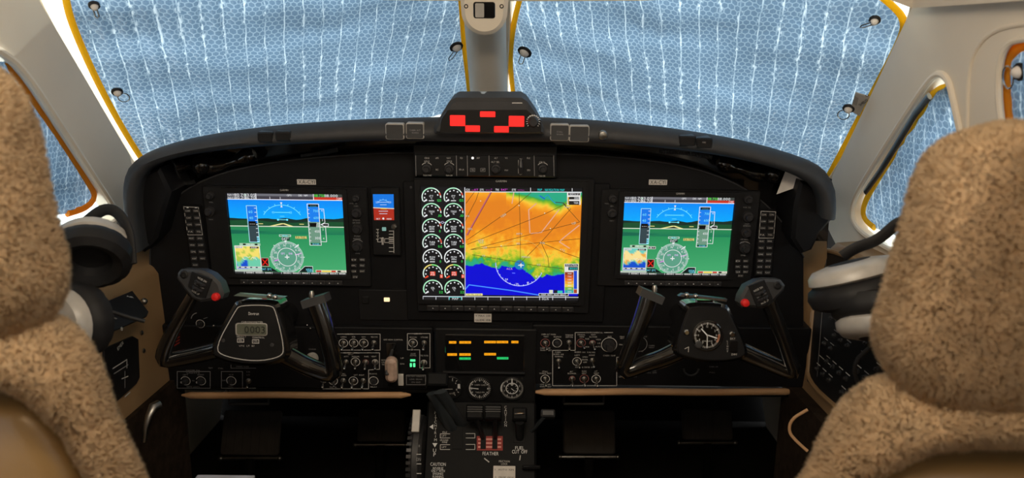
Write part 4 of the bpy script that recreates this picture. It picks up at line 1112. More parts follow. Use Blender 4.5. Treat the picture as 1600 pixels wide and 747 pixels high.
for x in (649.5, 713, 730, 764, 834.5, 865): t.line([(x, 243), (x + .6, 275)], .8, DG)
for x, y, s, wd in ((667, 247, 'CRS1', 7), (667, 252, 'HDG', 8), (683, 247, 'APR', 5), (683, 265, 'BC', 4), (701, 247, 'NAV', 6), (702, 252, 'CRS1', 8), (721, 247, 'FD', 4), (721, 265, 'XFR L/R', 8), (747, 247, 'AP', 5), (775, 247, 'ALT', 5), (774, 253, 'ALT SEL', 13), (791, 247, 'VS', 4), (791, 266, 'VNV', 6), (826, 247, 'FLC', 5), (826, 266, 'SPD', 5), (847, 253.5, 'CRS2', 9), (668, 274, 'PUSH SYNC', 13), (702, 274, 'PUSH DIR', 10), (847, 275, 'PUSH DIR', 10), (814, 249, 'DN', 4), (814, 272, 'UP', 4)):
    t.text(x, y, 2.6, s, GR, width=wd)
for x in (667, 702, 848): t.arc(x, 263, 9, 35, 80, .9, GR); t.arc(x, 263, 9, 100, 145, .9, GR)
t.frame(735, 263, 742, 268, .6, DG); t.frame(751, 263, 758, 268, .6, DG); t.text(738.5, 265.5, 2.4, 'YD', GR, width=4); t.text(754.5, 265.5, 2.4, 'AP', GR, width=4)
t.line([(810, 250), (810, 271)], .6, GR); t.line([(815.5, 252), (815.5, 270)], .8, WH)
t.part('lettering', 'ink', root)
mb = MB(PAN); mb.lathe([(.0022, 0), (.0016, .002), (.0001, .002)], PAN.q(738.5, 247, w), n=12); part('mode_light', mb, glow('white_led', (1, .95, .9), 1.2), root)

# ================================================================== audio panels beside the flight displays
def audio_panel(side, xs, ys, x0, y0, x1, y1, sk):
    w = .010
    r = thing('audio_panel', ('black audio key panel outboard of the port flight display' if side else 'black audio key panel outboard of the starboard flight display'), 'key panel', PAN, PAN.q((x0 + x1) / 2, y1), 'audio panels')
    P = [(x0, y0), (x1, y0 + 1), (x1 + sk, y1), (x0 + sk, y1)]
    mb = MB(PAN); mb.prism([tuple(PAN.q(*p, w)[:2]) for p in P], 0, w, .002); part('body', mb, 'black2', r)
    t = Draw(PAN, w + .0002)
    names = [('COM1', 'COM2'), ('COM1M', 'COM2M'), ('COM3', 'COM3M'), ('PA', 'TEL'), ('MUSIC', 'SPKR'), ('MKR', 'HI SENS'), ('DME', 'NAV1'), ('ADF', 'NAV2'), ('AUX', 'ICS'), ('MAN SQ', 'PLAY')]
    for i, y in enumerate(ys):
        f_ = (y - y0) / (y1 - y0) * sk
        for j, x in enumerate(xs):
            if i >= len(ys) - 1 and j == 1 and side: continue
            key(r, PAN, x + f_, y, 10, 6, w, .0024)
            t.w = w + .0027; t.text(x + f_, y, 2.3, names[i][j], GR, width=7); t.w = w + .0002
            if i == 0 and side: t.rect(x + f_ - 1.6, y - 5.6, x + f_ + 1.6, y - 4.4, WH)
    g = (ys[3] + 5 - y0) / (y1 - y0) * sk
    t.line([(x0 + 2, y0 + 2), (x1 - 2, y0 + 3), (x1 - 2 + g, ys[3] + 5), (x0 + 2 + g, ys[3] + 5)], .8, GR, closed=True)
    t.part('lettering', 'ink', r)
audio_panel(True, (292, 305), (329.5, 340.5, 351, 362, 372.5, 383, 393.5, 404, 414), 285, 321, 312, 420, 14)
audio_panel(False, (1194, 1206.5), (335.5, 346, 356.5, 367, 377, 387.5, 397.5, 407.5, 417, 426), 1187, 328, 1214, 432, -8)

# ================================================================== standby instrument
root = thing('standby_indicator', 'small standby attitude screen, blue over red, beside the port display', 'cockpit display', PAN, PAN.q(600, 400))
w = .012
a, b = PAN.q(578, 294, w), PAN.q(627, 400, w); mb = MB(PAN); mb.prism(rrect(a.x, a.y, b.x, b.y, .003), 0, w, .002); part('body', mb, 'black2', root)
d = Draw(PAN, w + .0002)
a, b = PAN.q(582.5, 303.5, w), PAN.q(615.5, 344, w)
c = lin
d.poly([(582.5, 303.5), (615, 303.5), (615.5, 326), (583.5, 325)], c((14, 118, 225)), 1); d.poly([(583.5, 325), (615.5, 326), (616, 344), (584.5, 344)], c((172, 44, 28)), 1)
d.line([(583.5, 324.6), (615.5, 326)], 1.4, c((225, 215, 190)), 2); d.line([(595, 326), (604, 326.4)], 1.4, c((225, 190, 60)), 3)
d.arc(599, 322, 10, 40, 140, .8, c((130, 200, 250)), 2); d.ticks(599, 322, 10, 12, 40, 140, 5, .8, c((130, 200, 250)), 2)
for y, k in ((316, 8), (320, 5), (330, 7), (334, 6)): d.line([(599 - k, y), (599 + k, y)], .8, c((200, 215, 235)), 2)
d.text(589, 316, 3, '20', c((190, 220, 250)), 3); d.text(609, 316, 3, '20', c((190, 220, 250)), 3); d.disc(599, 341.5, 1.6, WH, 3)
d.text(591, 342, 2.4, '0KT', WH, 3, 6); d.text(608, 342, 2.4, '1013', WH, 3, 7)
d.part('screen', 'screen', root)
t = Draw(PAN, w + .0002)
for y in (358, 363, 368, 373): t.rect(588, y, 592, y + .9, GR); t.rect(590, y, 590.8, y + 4, GR)
for p in ([(588, 374), (590, 374), (590, 378), (596, 378), (596, 372), (593, 372)], [(601, 373), (601, 379), (608, 379)], [(601, 373), (608, 373)], [(615, 360), (615.5, 395)]): t.line(p, .9, GR)
for y in (361, 366, 371, 374, 377, 380, 387, 393): t.line([(608, y), (615, y)], 1.6 if y in (371, 374, 377) else 1.0, GR)
t.rect(596.5, 371, 599.5, 382.5, GR); t.text(598, 377, 2.2, 'LDG', BK, 4, 9, rot=90)
t.part('lettering', 'ink', root)
mb = MB(PAN); a, b = PAN.q(597, 355, w), PAN.q(603.5, 360.5, w); mb.prism(rrect(a.x, a.y, b.x, b.y, .001), w, w + .0015); part('status_tile', mb, glow('teal_tile', (.22, .42, .38), .7), root)
mb = MB(PAN); mb.lathe([(.005, 0), (.005, .004), (.003, .006), (.0001, .006)], PAN.q(616, 354, w), n=14); part('adjust_knob', mb, 'steel', root)
# ================================================================== lower switch panels
w = .012
def subpanel(lab, x0, y0, x1, y1):
    r = thing('switch_panel', lab, 'switch panel', PAN, PAN.q((x0 + x1) / 2, y1, 0), 'lower switch panels')
    a, b = PAN.q(x0, y0, w), PAN.q(x1, y1, w)
    mb = MB(PAN); mb.prism(rrect(a.x, a.y, b.x, b.y, .004), -.03, w, .002); part('board', mb, 'black', r)
    return r, Draw(PAN, w + .0002)
root, t = subpanel('lower black switch panel under the port yoke, with the landing gear lever', 243, 508, 678, 609)
LW = .9
def sw(px, py, ring=True, ang=0, rr=6.8, col=GR, lever=True):
    toggle(root, PAN, px, py, w, ang, lever)
    if ring: t.ring(px, py, rr, 1.0, col)
for p in ((536.6, 536), (552.6, 536), (568.4, 536)): sw(*p)
sw(584.4, 535.5, False); sw(540.6, 565.2, False); sw(555.4, 565.4, True, 20); sw(571.4, 565.7, True, 10, 4.4, lin((120, 70, 66))); sw(586.2, 565.7, True, 25, 4.4)
sw(505.2, 594.4, True, 20, 4.4); sw(520.6, 595, True, 60, 6.8); sw(536.6, 594.5, False); sw(552.2, 595, True); sw(567.9, 594.5, False)
sw(645.4, 536, True); sw(662.8, 535.6, False); sw(662.4, 566.6, True, 0, 4.4)
knob(root, PAN, 583.9, 595, 5, w, .006); t.ring(583.9, 595, 7, 1.0, GR)
t.line([(527, 522), (594, 522), (594, 547), (529, 547)], LW, GR); t.line([(529, 551.3), (593, 551.3), (593, 577), (576, 578), (576, 607.5), (504, 607.5)], LW, GR)
t.line([(636.6, 521.3), (671.8, 521.3), (671.8, 574.8), (655.8, 574.8), (655.8, 546.6), (636.6, 546.6)], LW, GR, closed=True)
for x, y, s, wd in ((546, 522, 'LIGHTS', 12), (537, 526.5, 'LANDING', 9), (552.6, 526.5, 'ICE', 5), (568.4, 526.5, 'NAV', 6), (585, 526.5, 'RECOG', 10), (549, 551.3, 'ICE PROTECTION', 24), (548, 553.8, 'PITOT', 8), (541, 557, 'AUTO', 7), (556, 557, 'MANUAL', 12), (573, 557, 'FUEL', 7), (584, 557, 'VENT', 8),
                  (520.6, 585.5, 'PROP', 10), (536, 584, 'STALL', 8), (537, 586.6, 'WARN', 8), (561, 586, 'LEFT  RIGHT', 16), (521, 605, 'MANUAL', 11), (583, 584, 'ENG ANTI-ICE', 12), (584, 604.5, 'RELAY', 10),
                  (614.5, 530.8, 'LDG GEAR CONTROL', 30), (600, 562.5, 'DOWN', 8), (600, 566, 'LOCK', 7), (600, 569.5, 'REL', 6), (628.5, 559.6, 'UP', 5), (628.5, 568.5, 'DN', 6), (653, 521.5, 'LIGHTS', 11), (645.7, 527, 'BEACON', 11), (663, 527, 'STROBE', 11), (663, 555.5, 'TAIL FLOOD', 12), (645.5, 552.6, 'GEAR', 8), (645.5, 555.5, 'DOWN', 9)):
    t.text(x, y, 2.3, s, GR, width=wd)
# boxes at the port corner
t.frame(277, 580.5, 328.5, 606.5, LW, DG); t.line([(379, 580.5), (346, 580.5), (346, 606.5), (400, 606.5)], LW, DG); t.line([(379, 580.5), (379, 606.5)], LW, DG)
for x, a in ((290, 80), (314, 80)):
    knob(root, PAN, x, 595, 5, w, .006); t.arc(x, 595, 7.2, -120, 160, 1.0, GR); t.disc(x - 6, 597.5, 2, GR, 3)
knob(root, PAN, 361.5, 595, 5, w, .006); t.ring(361.5, 595, 7.2, 1.1, GR); toggle(root, PAN, 388.5, 595, w, 30)
for x, y, s, wd in ((302, 578.8, 'MASTER PNL', 22), (302, 582.5, 'LIGHTS', 20), (290, 585.7, 'LEFT', 8), (314, 585.7, 'RIGHT', 10), (302, 595, 'TO', 4), (302, 604.4, 'INSTR LIGHTS', 20), (361.5, 585.5, 'ICE', 7), (350, 594.5, 'OFF', 6), (361, 604, 'FULL', 7), (388, 581, 'HI', 5), (388, 585.6, 'LO', 5), (397, 606.5, 'OFF', 5), (329, 575, 'TEST', 7), (345, 575.5, 'STALL', 8), (374, 572.6, 'OVERHEAD', 10), (385, 572.8, 'FLOOD', 8), (268, 609, 'MASTER SWITCH', 0)):
    if wd: t.text(x, y, 2.3, s, DG, width=wd)
t.line([(361, 570), (361, 575.3), (400, 575.3)], .8, DG)
# controls seen between the yoke arms
knob(root, PAN, 313, 506, 4.5, w, .007); t.ring(313, 506, 6.6, 1.0, GR); t.arc(311, 500, 12, 100, 170, 1.2, DG); t.line([(318, 498), (324, 496)], .8, DG)
for x, y in ((480, 508), (485, 513), (334, 509)): mbk = MB(PAN); mbk.ball(PAN.q(x, y, w + .004), .0022, 6); part('stud', mbk, 'chrome', root)
for i in range(4):
    y = 534 - i * 4.5; t.poly([(272, y + 5), (281, y), (281, y + 2), (272, y + 7.5)], lin((140, 40, 36)))
mb = MB(PAN); mb.lathe([(.010, 0), (.0115, .004), (.010, .008), (.004, .010), (.0001, .010)], PAN.q(489, 558, w), n=18); part('flood_knob', mb, 'silver', root)
t.text(488, 545.5, 2.3, 'COURSE', DG, width=11); t.part('lettering', 'ink', root)
# gear lever
a = PAN.q(613, 547, w); b = PAN.q(611, 562, w)
mb = MB(PAN); q0, q1 = PAN.q(603, 536, w), PAN.q(622, 604, w); mb.prism(rrect(q0.x, q0.y, q1.x, q1.y, .003), w - .002, w + .001, .0005); gl = part('gear_slot', mb, 'gloss', root)
mb = MB(PAN); mb.tube([a + Vector((0, 0, -.004)), a + Vector((0, -.003, .03)), b + Vector((0, -.006, .05))], [.003, .0035, .004], 10); part('gear_lever_arm', mb, 'grey', root)
q0 = PAN.q(610.5, 581, .06); k = PAN.k(610.5, 581, .06)
mb = MB(PAN); mb.prism(rrect(q0.x - 9.4 * k, q0.y - 20.5 * k, q0.x + 9.4 * k, q0.y + 20.5 * k, 8.8 * k, 6), .045, .062, .006); part('gear_lever_knob', mb, 'pink', root)
for x0, y0, x1, y1, m_, dz in ((622, 584, 631, 601.5, 'white', .004), (634, 585, 666, 602, 'black2', .006)):
    a, b = PAN.q(x0, y0, w), PAN.q(x1, y1, w); mb = MB(PAN); mb.prism(rrect(a.x, a.y, b.x, b.y, .001), w, w + dz, .0008); o = part('lever_tag' if m_ == 'white' else 'warning_plate', mb, m_, root)
    if m_ != 'white':
        d = Draw(PAN, w + dz + .0002); d.frame(635, 586, 665, 601, .8, DG)
        for i, s in enumerate(('DO NOT OPERATE', 'LDG GEAR', 'ON GND')): d.text(650, 588 + i * 4.6, 2.4, s, DG, width=(26, 20, 14)[i])
        d.part('lettering', 'ink', o)
G_ = glow('green_lamp', (.10, .95, .35), 1.1)
for x0, y0, x1, y1 in ((641, 561.5, 649, 564.5), (640.5, 567.5, 643.6, 573), (645.6, 567.5, 649, 573)):
    a, b = PAN.q(x0, y0, w), PAN.q(x1, y1, w); mb = MB(PAN); mb.prism(rrect(a.x, a.y, b.x, b.y, .0006), w, w + .002, .0004); part('gear_light', mb, G_, root)

root, t = subpanel('lower black switch panel under the starboard yoke, with environmental switches', 832, 508, 1256, 606)
RD = lin((150, 92, 88))
sw(851.8, 536, True, 30, 7, RD); knob(root, PAN, 870.5, 536, 4.6, w, .005); t.ring(870.5, 536, 7, 1, GR); sw(889, 535, False); sw(907.9, 535.8, True, 60, 6.8, RD); sw(925.8, 535.8, True, 30, 4.4, RD)
sw(872.7, 564, False); sw(901.4, 564.8, True, 40); sw(925.3, 563, False, 20); sw(851.8, 592, True, 10); sw(894, 591.8, True, 0, 4.4, RD); sw(912.8, 591.8, True, 5, 6.8, RD); sw(931.4, 592, True, 15)
sw(971, 575.6, True, 30); knob(root, PAN, 991.4, 575.6, 4.5, w, .005); t.arc(991.4, 575.6, 7, 150, 370, 1, GR)
knob(root, PAN, 951.7, 538.7, 9.5, w, .012); t.ring(951.7, 538.7, 12, 1.0, GR)
t.line([(898.7, 519.6), (898.7, 547.4), (863.5, 547.4), (863.5, 602.7), (963.6, 602.7), (963.6, 558.2), (971.8, 558.2)], LW, GR); t.line([(898.7, 519.6), (915, 519.6)], LW, GR); t.line([(944, 519.6), (957.5, 519.6)], LW, GR)
for x, y, s, wd in ((857, 522.5, 'CABIN ALT WARN', 22), (853, 526, 'TEST', 8), (871, 526.3, 'SILENCE', 12), (852, 544, 'CABIN DIFF', 16), (853, 547.3, 'WARN TEST', 18), (889.5, 523.5, 'WINDOW', 12), (889.5, 526.5, 'DEFOG', 11), (929, 519.6, 'ENVIRONMENTAL', 26), (908.5, 523, 'MANUAL', 12), (909, 526.4, 'TEMP', 8), (927, 523, 'VENT', 8), (927, 526.4, 'BLOWER', 12), (917.5, 529.5, 'INCR', 6), (917.5, 542, 'DECR', 6), (935, 530.5, 'HIGH', 7), (935.8, 536.2, 'LO', 4), (934.6, 541.6, 'AUTO', 8), (952.5, 526, 'INCR', 6), (952, 555.6, 'CABIN TEMP', 19),
                  (871.5, 550.3, 'CABIN', 9), (873, 553.6, 'BLEED AIR', 16), (873.5, 557, 'NORMAL', 13), (914, 550.3, 'BLEED AIR VALVES', 32), (902, 555, 'LEFT', 8), (925, 555, 'RIGHT', 9), (914, 557.8, 'OPEN', 8), (914, 562, 'ENVIR', 9), (914, 566, 'OFF', 6), (914, 573.8, 'INSTR & ENVIR OFF', 30), (851.7, 580.5, 'STALL', 9), (852, 583.4, 'WARN TEST', 19), (852, 600.6, 'LDG GEAR', 16), (852.5, 604, 'WARN TEST', 18), (893, 580.5, 'AFT', 5), (893.6, 583.6, 'BLOWER', 13), (913, 580, 'ELEC', 7), (913, 583.3, 'HEAT', 7), (931, 580, 'AFT', 5), (932, 583.3, 'HEAT', 8), (893.6, 600.8, 'OFF', 5), (913, 600.8, 'OFF', 5), (931.5, 600.8, 'OFF', 5),
                  (971.5, 563.5, 'PAX', 6), (971, 588.5, 'LEFT', 8), (991, 588.5, 'RIGHT', 9), (981, 575.5, 'TO', 4), (978, 584.5, 'BRIGHT OFF', 18), (1018, 575.4, 'PULL', 7), (1017, 579, 'AIR DEFOG', 16), (1017, 582.2, 'PULL ON', 17), (972, 526, 'MAX', 7), (972, 528.5, 'HEAT', 6), (970, 538.5, 'MIN', 5), (1007, 526, 'COLD', 8), (1018, 540, 'CABIN', 9), (1018, 543, 'VENT', 9), (1001, 549, 'AUTO', 7), (1115, 573, 'CABIN AIR', 14), (1113, 582, 'PULL', 9)):
    t.text(x, y, 2.3, s, GR if x < 980 else DG, width=wd)
t.arc(998, 538, 13, -70, 80, .8, DG); t.part('lettering', 'ink', root)
mb = MB(PAN); q0 = PAN.q(1080, 576, w); mb.tube([q0 + Vector((cos(a), sin(a), 0)) * .014 for a in [PI + i * PI / 10 for i in range(11)]], .002, 6); part('vent_pull', mb, 'grey', root)

# ---- tan knee pads
for nm, x0, x1, y in (('knee pad strip under the port switch panel', 284, 642, 617.5), ('knee pad strip under the starboard switch panel', 834, 1244, 612.5)):
    P = [PAN.q(x0 + (x1 - x0) * i / 24, y + (0.5 * sin(i * .5)), .01) for i in range(25)]
    mb = MB(PAN); mb.tube(P, [.002] + [.0068] * 23 + [.002], 10, up=(0, 0, 1)); solo('knee_pad', mb, 'tanpad', 'thin padded tan ' + nm, 'trim pad')
# underside of the panel, extended forward to block daylight leaking into the footwells
mb = MB(PAN); a = PAN.q(243, 606, 0); b = PAN.q(1256, 606, 0); mb.box(((a.x + b.x) / 2, a.y + .005, -.43), (b.x - a.x + .62, .006, .88)); solo('panel_underside_baffle', mb, 'foot', 'dark shelf under the instrument panel, extended to keep daylight out of the footwells', 'panel shelf')

# ================================================================== centre annunciator and small gauges
root = thing('annunciator_panel', 'black annunciator window with rows of lit amber and green captions', 'warning panel', PAN, PAN.q(757, 583, w))
a, b = PAN.q(680, 512, w), PAN.q(836, 636, w); mb = MB(PAN); mb.prism(rrect(a.x, a.y, b.x, b.y, .003), -.03, w + .004, .002); part('board', mb, 'black2', root)
w2 = w + .006; a, b = PAN.q(695, 522, w2), PAN.q(819, 580, w2); mb = MB(PAN); mb.prism(rrect(a.x, a.y, b.x, b.y, .002), w, w2 + .002, .0015); part('window', mb, 'gloss', root)
AM = lin((255, 168, 20)); GN = lin((40, 205, 110))
for x0, x1, y, s in ((701.5, 713, 535, 'L GEN'), (717.7, 736, 535, 'L FUEL PRES'), (756.6, 774.8, 534.5, 'PROP SYN ON'), (775.8, 794, 534.5, 'R FUEL PRES'), (799, 810, 534.5, 'R GEN'), (699, 714, 554, 'DC GEN'), (717.7, 735.5, 554, 'L CHIP DET'), (756.6, 775, 553.5, 'HYD FLUID')):
    d = Draw(PAN, w2 + .0022); d.rect(x0, y - 1.9, x1, y + 1.9, AM, 1); d.text((x0 + x1) / 2, y, 2.2, s, lin((150, 70, 0)), 2, (x1 - x0) * .86); d.part('amber_caption', 'screen', root)
for x0, x1, y, s in ((717.7, 735.5, 560.3, 'L IGN ON'), (776.5, 794.4, 559.8, 'EXT PWR')):
    d = Draw(PAN, w2 + .0022); d.rect(x0, y - 1.8, x1, y + 1.8, GN, 1); d.text((x0 + x1) / 2, y, 2.2, s, lin((0, 80, 40)), 2, (x1 - x0) * .86); d.part('green_caption', 'screen', root)
a, b = PAN.q(692, 580.5, w2), PAN.q(820, 583, w2); mb = MB(PAN); mb.prism(rrect(a.x, a.y, b.x, b.y, .0008), w, w2 + .006, .0006); part('ledge', mb, 'grey', root)
def gauge(px, py, r, lab, kind):
    g = thing('round_gauge', lab, 'gauge', PAN, PAN.q(px, py, w + .004), 'round gauges on the centre panel')
    k = PAN.k(px, py); c = PAN.q(px, py, w + .004)
    mb = MB(PAN); mb.lathe([(r * k * 1.08, -.004), (r * k * 1.08, .003), (r * k * 1.0, .004), (r * k * .96, .0015)], c, n=32); part('bezel', mb, 'black2', g)
    mb = MB(PAN); mb.lathe([(r * k * .97, 0), (r * k * .97, .0012)], c, n=32); part('dial', mb, 'black', g)
    d = Draw(PAN, w + .0055)
    if kind == 0:
        d.ticks(px, py, r * .74, r * .9, -60, 100, 7, 1, GR); d.rect(px + 12, py - 5, px + 16, py + 2, WH, 3)
        for a, s in ((70, '4'), (35, '6'), (-20, '8'), (-55, '10')): d.text(px + cos(rad(a)) * r * .6, py - sin(rad(a)) * r * .6, 3, s, GR)
        d.line([(px - 12, py + 3), (px + 4, py + 3)], 1, GR, 4); d.text(px, py + 10, 2.6, 'FLAPS', GR, width=11)
    elif kind == 1:
        d.ticks(px, py, r * .74, r * .92, 0, 350, 36, .7, GR); d.ticks(px, py, r * .66, r * .92, 0, 330, 12, 1.1, WH)
        d.arc(px, py, r * .86, 130, 235, 1.2, WH); d.line([(px - 16, py - 1), (px - 2, py + .5)], 1.4, WH, 5)
        d.text(px + .5, py - 5.5, 2.4, 'CABIN CLIMB', GR, width=17); d.text(px + .5, py + 6, 2.4, 'THOUS FPM', GR, width=14)
        for a, s in ((90, '1'), (0, '6'), (-90, '2'), (180, '0'), (45, '2'), (-45, '4')): d.text(px + cos(rad(a)) * r * .68, py - sin(rad(a)) * r * .68, 3.4, s, WH)
    else:
        d.ticks(px, py, r * .8, r * .95, 0, 354, 60, .6, GR); d.ring(px, py, r * .5, 1.4, WH); d.ticks(px, py, r * .36, r * .5, 0, 324, 10, .8, WH)
        for i in range(10): a = rad(90 - i * 36); d.text(px + cos(a) * r * .68, py - sin(a) * r * .68, 3.2, str(i), WH)
        d.arc(px, py, r * .92, 140, 200, 1.8, WH); d.line([(px, py - 5), (px, py - 16)], 2.0, WH, 5); d.line([(px - 1, py), (px + 4, py + 4)], 1, WH, 5)
    d.part('dial_marks', 'ink', g)
gauge(703, 605, 18.5, 'round flap position gauge half hidden behind the power levers', 0)
gauge(749.5, 607, 18.5, 'round cabin climb gauge, middle one of the three on the centre panel', 1)
gauge(800, 607, 18.5, 'round cabin altitude gauge with a white inner ring on the centre panel', 2)

# ================================================================== pedestal with levers
root = thing('control_pedestal', 'black throttle pedestal with trim wheel slot and lettered quadrant', 'pedestal', PED, PED.q(750, 740))
a, b = PED.q(640, 628), PED.q(842, 770)
prof = [Vector((x, 0, 0)) for x in (a.x, b.x)]
top0, bot0 = PED.q(750, 626), PED.q(750, 775)
mb = MB(PED); mb.prism(rrect(PED.q(664, 690).x, bot0.y, PED.q(838, 690).x, top0.y, .006), -.25, 0, .004); part('body', mb, 'pedblack', root)
mb = MB(PED); mb.box(((PED.q(664, 690).x + PED.q(838, 690).x) / 2, (top0.y + bot0.y) / 2 - .12, -.2), (.16, .25, .3)); part('lower_body', mb, 'foot', root)
t = Draw(PED, .0004)
for ch, y in zip('PITCHTRIM', (645, 650, 654.6, 659.6, 665, 671, 676.4, 682, 687.6)): t.text(680.5, y, 4.2, ch, GR)
t.poly([(671, 667), (677, 663), (677, 671)], WH); t.poly([(675.5, 692.5), (683.5, 692.5), (679.5, 699)], WH)
for i, ch in enumerate('UP'): t.text(679, 704 + i * 6.5, 5.6, ch, WH)
t.line([(703, 678), (688, 678), (688, 684.5), (703, 684.5)], .9, GR); t.line([(703, 695), (688, 695), (688, 702.5), (703, 702.5)], .9, GR)
t.line([(728, 677.5), (742, 677.5), (742, 684.5), (728, 684.5)], .9, GR); t.line([(728, 694.5), (742, 694.5), (742, 702.5), (728, 702.5)], .9, GR)
for x, y, s, wd in ((695, 675.5, 'IDLE', 7), (694, 681, 'LIFT', 7), (694, 688, 'GROUND', 13), (695, 691.2, 'FINE', 8), (694, 698.7, 'LIFT', 7)): t.text(x, y, 2.6, s, GR, width=wd)
for s, y, h, wd in (('CAUTION', 725.5, 5, 24), ('REVERSE', 732, 3.6, 16), ('ONLY WITH', 736, 3.6, 21), ('ENGINES', 740.3, 3.4, 16), ('RUNNING', 745, 3.6, 17)): t.text(684.5, y, h, s, WH, width=wd)
RDK = lin((150, 34, 26)); t.rect(745, 681.5, 785.5, 704, RDK, 1)
for y in (686.5, 692.5, 698.5):
    for x0, x1 in ((747, 752.5), (759.5, 770), (777.5, 783)): t.rect(x0, y - 1.4, x1, y + 1.4, lin((225, 150, 140)), 2)
t.text(766.5, 708.8, 5.2, 'FEATHER', WH, width=25); t.text(812, 700, 5, 'FUEL', WH, width=14); t.text(812, 706, 5.4, 'CUT OFF', WH, width=24)
for i, ch in enumerate('CAUTION'): t.text(790, 636.5 + i * 4.7, 4, ch, GR)
t.line([(757, 716.5), (764, 722)], 1.6, GR); t.line([(813, 712), (812, 719)], 1.4, GR); t.text(788, 721, 2.8, 'FRICTION', GR, width=17); t.text(788, 725, 2.8, 'LOCK', GR, width=10)
t.part('lettering', 'ink', root)
for x, x2 in ((710, 722), (752.6, 759), (770.4, 777), (803, 821)):
    a, b = PED.q(x, 636), PED.q(x2, 702 if x < 800 else 692); mb = MB(PED); mb.prism([(a.x, a.y), (b.x, a.y), (b.x, b.y), (a.x, b.y)], -.001, .0012, .0003); part('lever_slot', mb, 'pedblack', root)
card('placard', PED, 771, 728, 805, 752, .001, 'white two-line placard at the foot of the throttle pedestal', ['1  AUTO IGN', '2  PROP GOV'], 2.6)
# trim wheel
tw = thing('trim_wheel', 'dark knurled trim wheel on the port side of the throttle pedestal', 'trim wheel', PED, PED.q(652, 720))
cx = PED.q(655, 690).x; cyv = PED.q(655, 712).y
ax = MB(PED); N_ = 48
ax.lathe([(.062, -.012), (.074, -.011), (.076, -.006), (.076, .006), (.074, .011), (.062, .012)], (cx, cyv, -.022), (1, 0, 0), 48); part('rim', ax, 'rubber', tw)
mb = MB(PED)
mb.lathe([(.0775, -.005), (.0775, .005), (.074, .006)], (cx, cyv, -.022), (1, 0, 0), 48); part('scale_band', mb, 'grey', tw)
rb = MB(PED)
for i in range(44):
    a = 2 * PI * i / 44; rb.box((cx - .011, cyv + .0745 * cos(a), -.022 + .0745 * sin(a)), (.008, .004, .006), Matrix.Rotation(a, 3, 'X'))
part('knurling', rb, 'knob', tw, kind='stuff')
mb = MB(PED); a, b = PED.q(650.5, 651), PED.q(660, 685); mb.prism(rrect(a.x, a.y, b.x, b.y, .001), .048, .0575, .001); part('index_strip', mb, 'silver', tw)
d = Draw(PED, .056); d.text(655, 697, 3.6, '0', DG); d.line([(651, 710), (658, 710)], 1, GR); d.text(654, 718, 5, 'DN', DG, width=7); d.line([(651, 725), (658, 725)], 1, GR); d.line([(651, 740), (658, 740)], 1, GR); d.part('lettering', 'ink', tw)
# levers
def lever(lab, base, tip, kpx, kdim, kmat, wtip, r=.0045, flat=2.4, mat='lever', name='power_lever', grp='pedestal levers'):
    g = thing(name, lab, 'lever', PED, PED.q(*base), grp)
    mb = MB(PED); p0 = PED.q(*base, -.01); p1 = PED.q(*tip, wtip)
    mb.tube([p0, p0.lerp(p1, .5) + Vector((0, 0, .004)), p1], [r, r * 1.1, r * 1.15], 8, flat=flat, up=(1, 0, 0)); part('arm', mb, mat, g)
    c = PED.q(*kpx, wtip); k = PED.k(*kpx, wtip)
    mb = MB(PED); mb.prism(rrect(c.x - kdim[0] * k / 2, c.y - kdim[1] * k / 2, c.x + kdim[0] * k / 2, c.y + kdim[1] * k / 2, .003), wtip - .012, wtip + .010, .003); part('grip', mb, kmat, g)
    return g
g = lever('broad dark power lever with square black grip, nearer the port side of the pedestal', (724, 668), (688, 612), (684, 594), (32, 21), 'pedblack', .10)
lever('twin dark power lever arm running beside the first power lever', (708, 676), (676, 614), (676, 598), (20, 16), 'pedblack', .085)
for x, s in ((742, 'first'), (770.5, 'second')):
    g = lever('short black propeller lever, %s of the pair above the red feather marks' % s, (755.8 if x < 760 else 773.7, 690), (x + 3, 655), (x, 645), (27, 23), 'pedblack', .05, .0035, 1.2, 'black2', 'propeller_lever')
    c = PED.q(x, 640, .06); k = PED.k(x, 640, .06); mb = MB(PED)
    for j in (-1, 0, 1): mb.box(c + Vector((0, j * .004, .001)), (24 * k, .0013, .002))
    part('grip_ridges', mb, 'grey', g)
g = lever('single condition lever with pale-tipped grip over the fuel cut off mark', (812, 690), (812, 660), (812, 648), (23, 20), 'pedblack', .05, .005, 1.4, 'black2', 'condition_lever')
mb = MB(PED); c = PED.q(812, 647, .061); mb.tube([c + Vector((-.009, 0, 0)), c + Vector((0, .0005, .002)), c + Vector((.009, .001, 0))], [.001, .002, .001], 8); part('grip_tip', mb, 'chrome', g)
g = lever('friction lever with grey grip standing out beyond the starboard side of the pedestal', (828, 678), (850, 652), (856, 647), (22, 12), 'grey', .05, .003, 1.0, 'lever', 'friction_lever')
mb = MB(PED); a, b = PED.q(816, 729), PED.q(844, 735); mb.prism(rrect(a.x, a.y, b.x, b.y, .002), 0, .02, .003); part('friction_base', mb, 'black2', g)

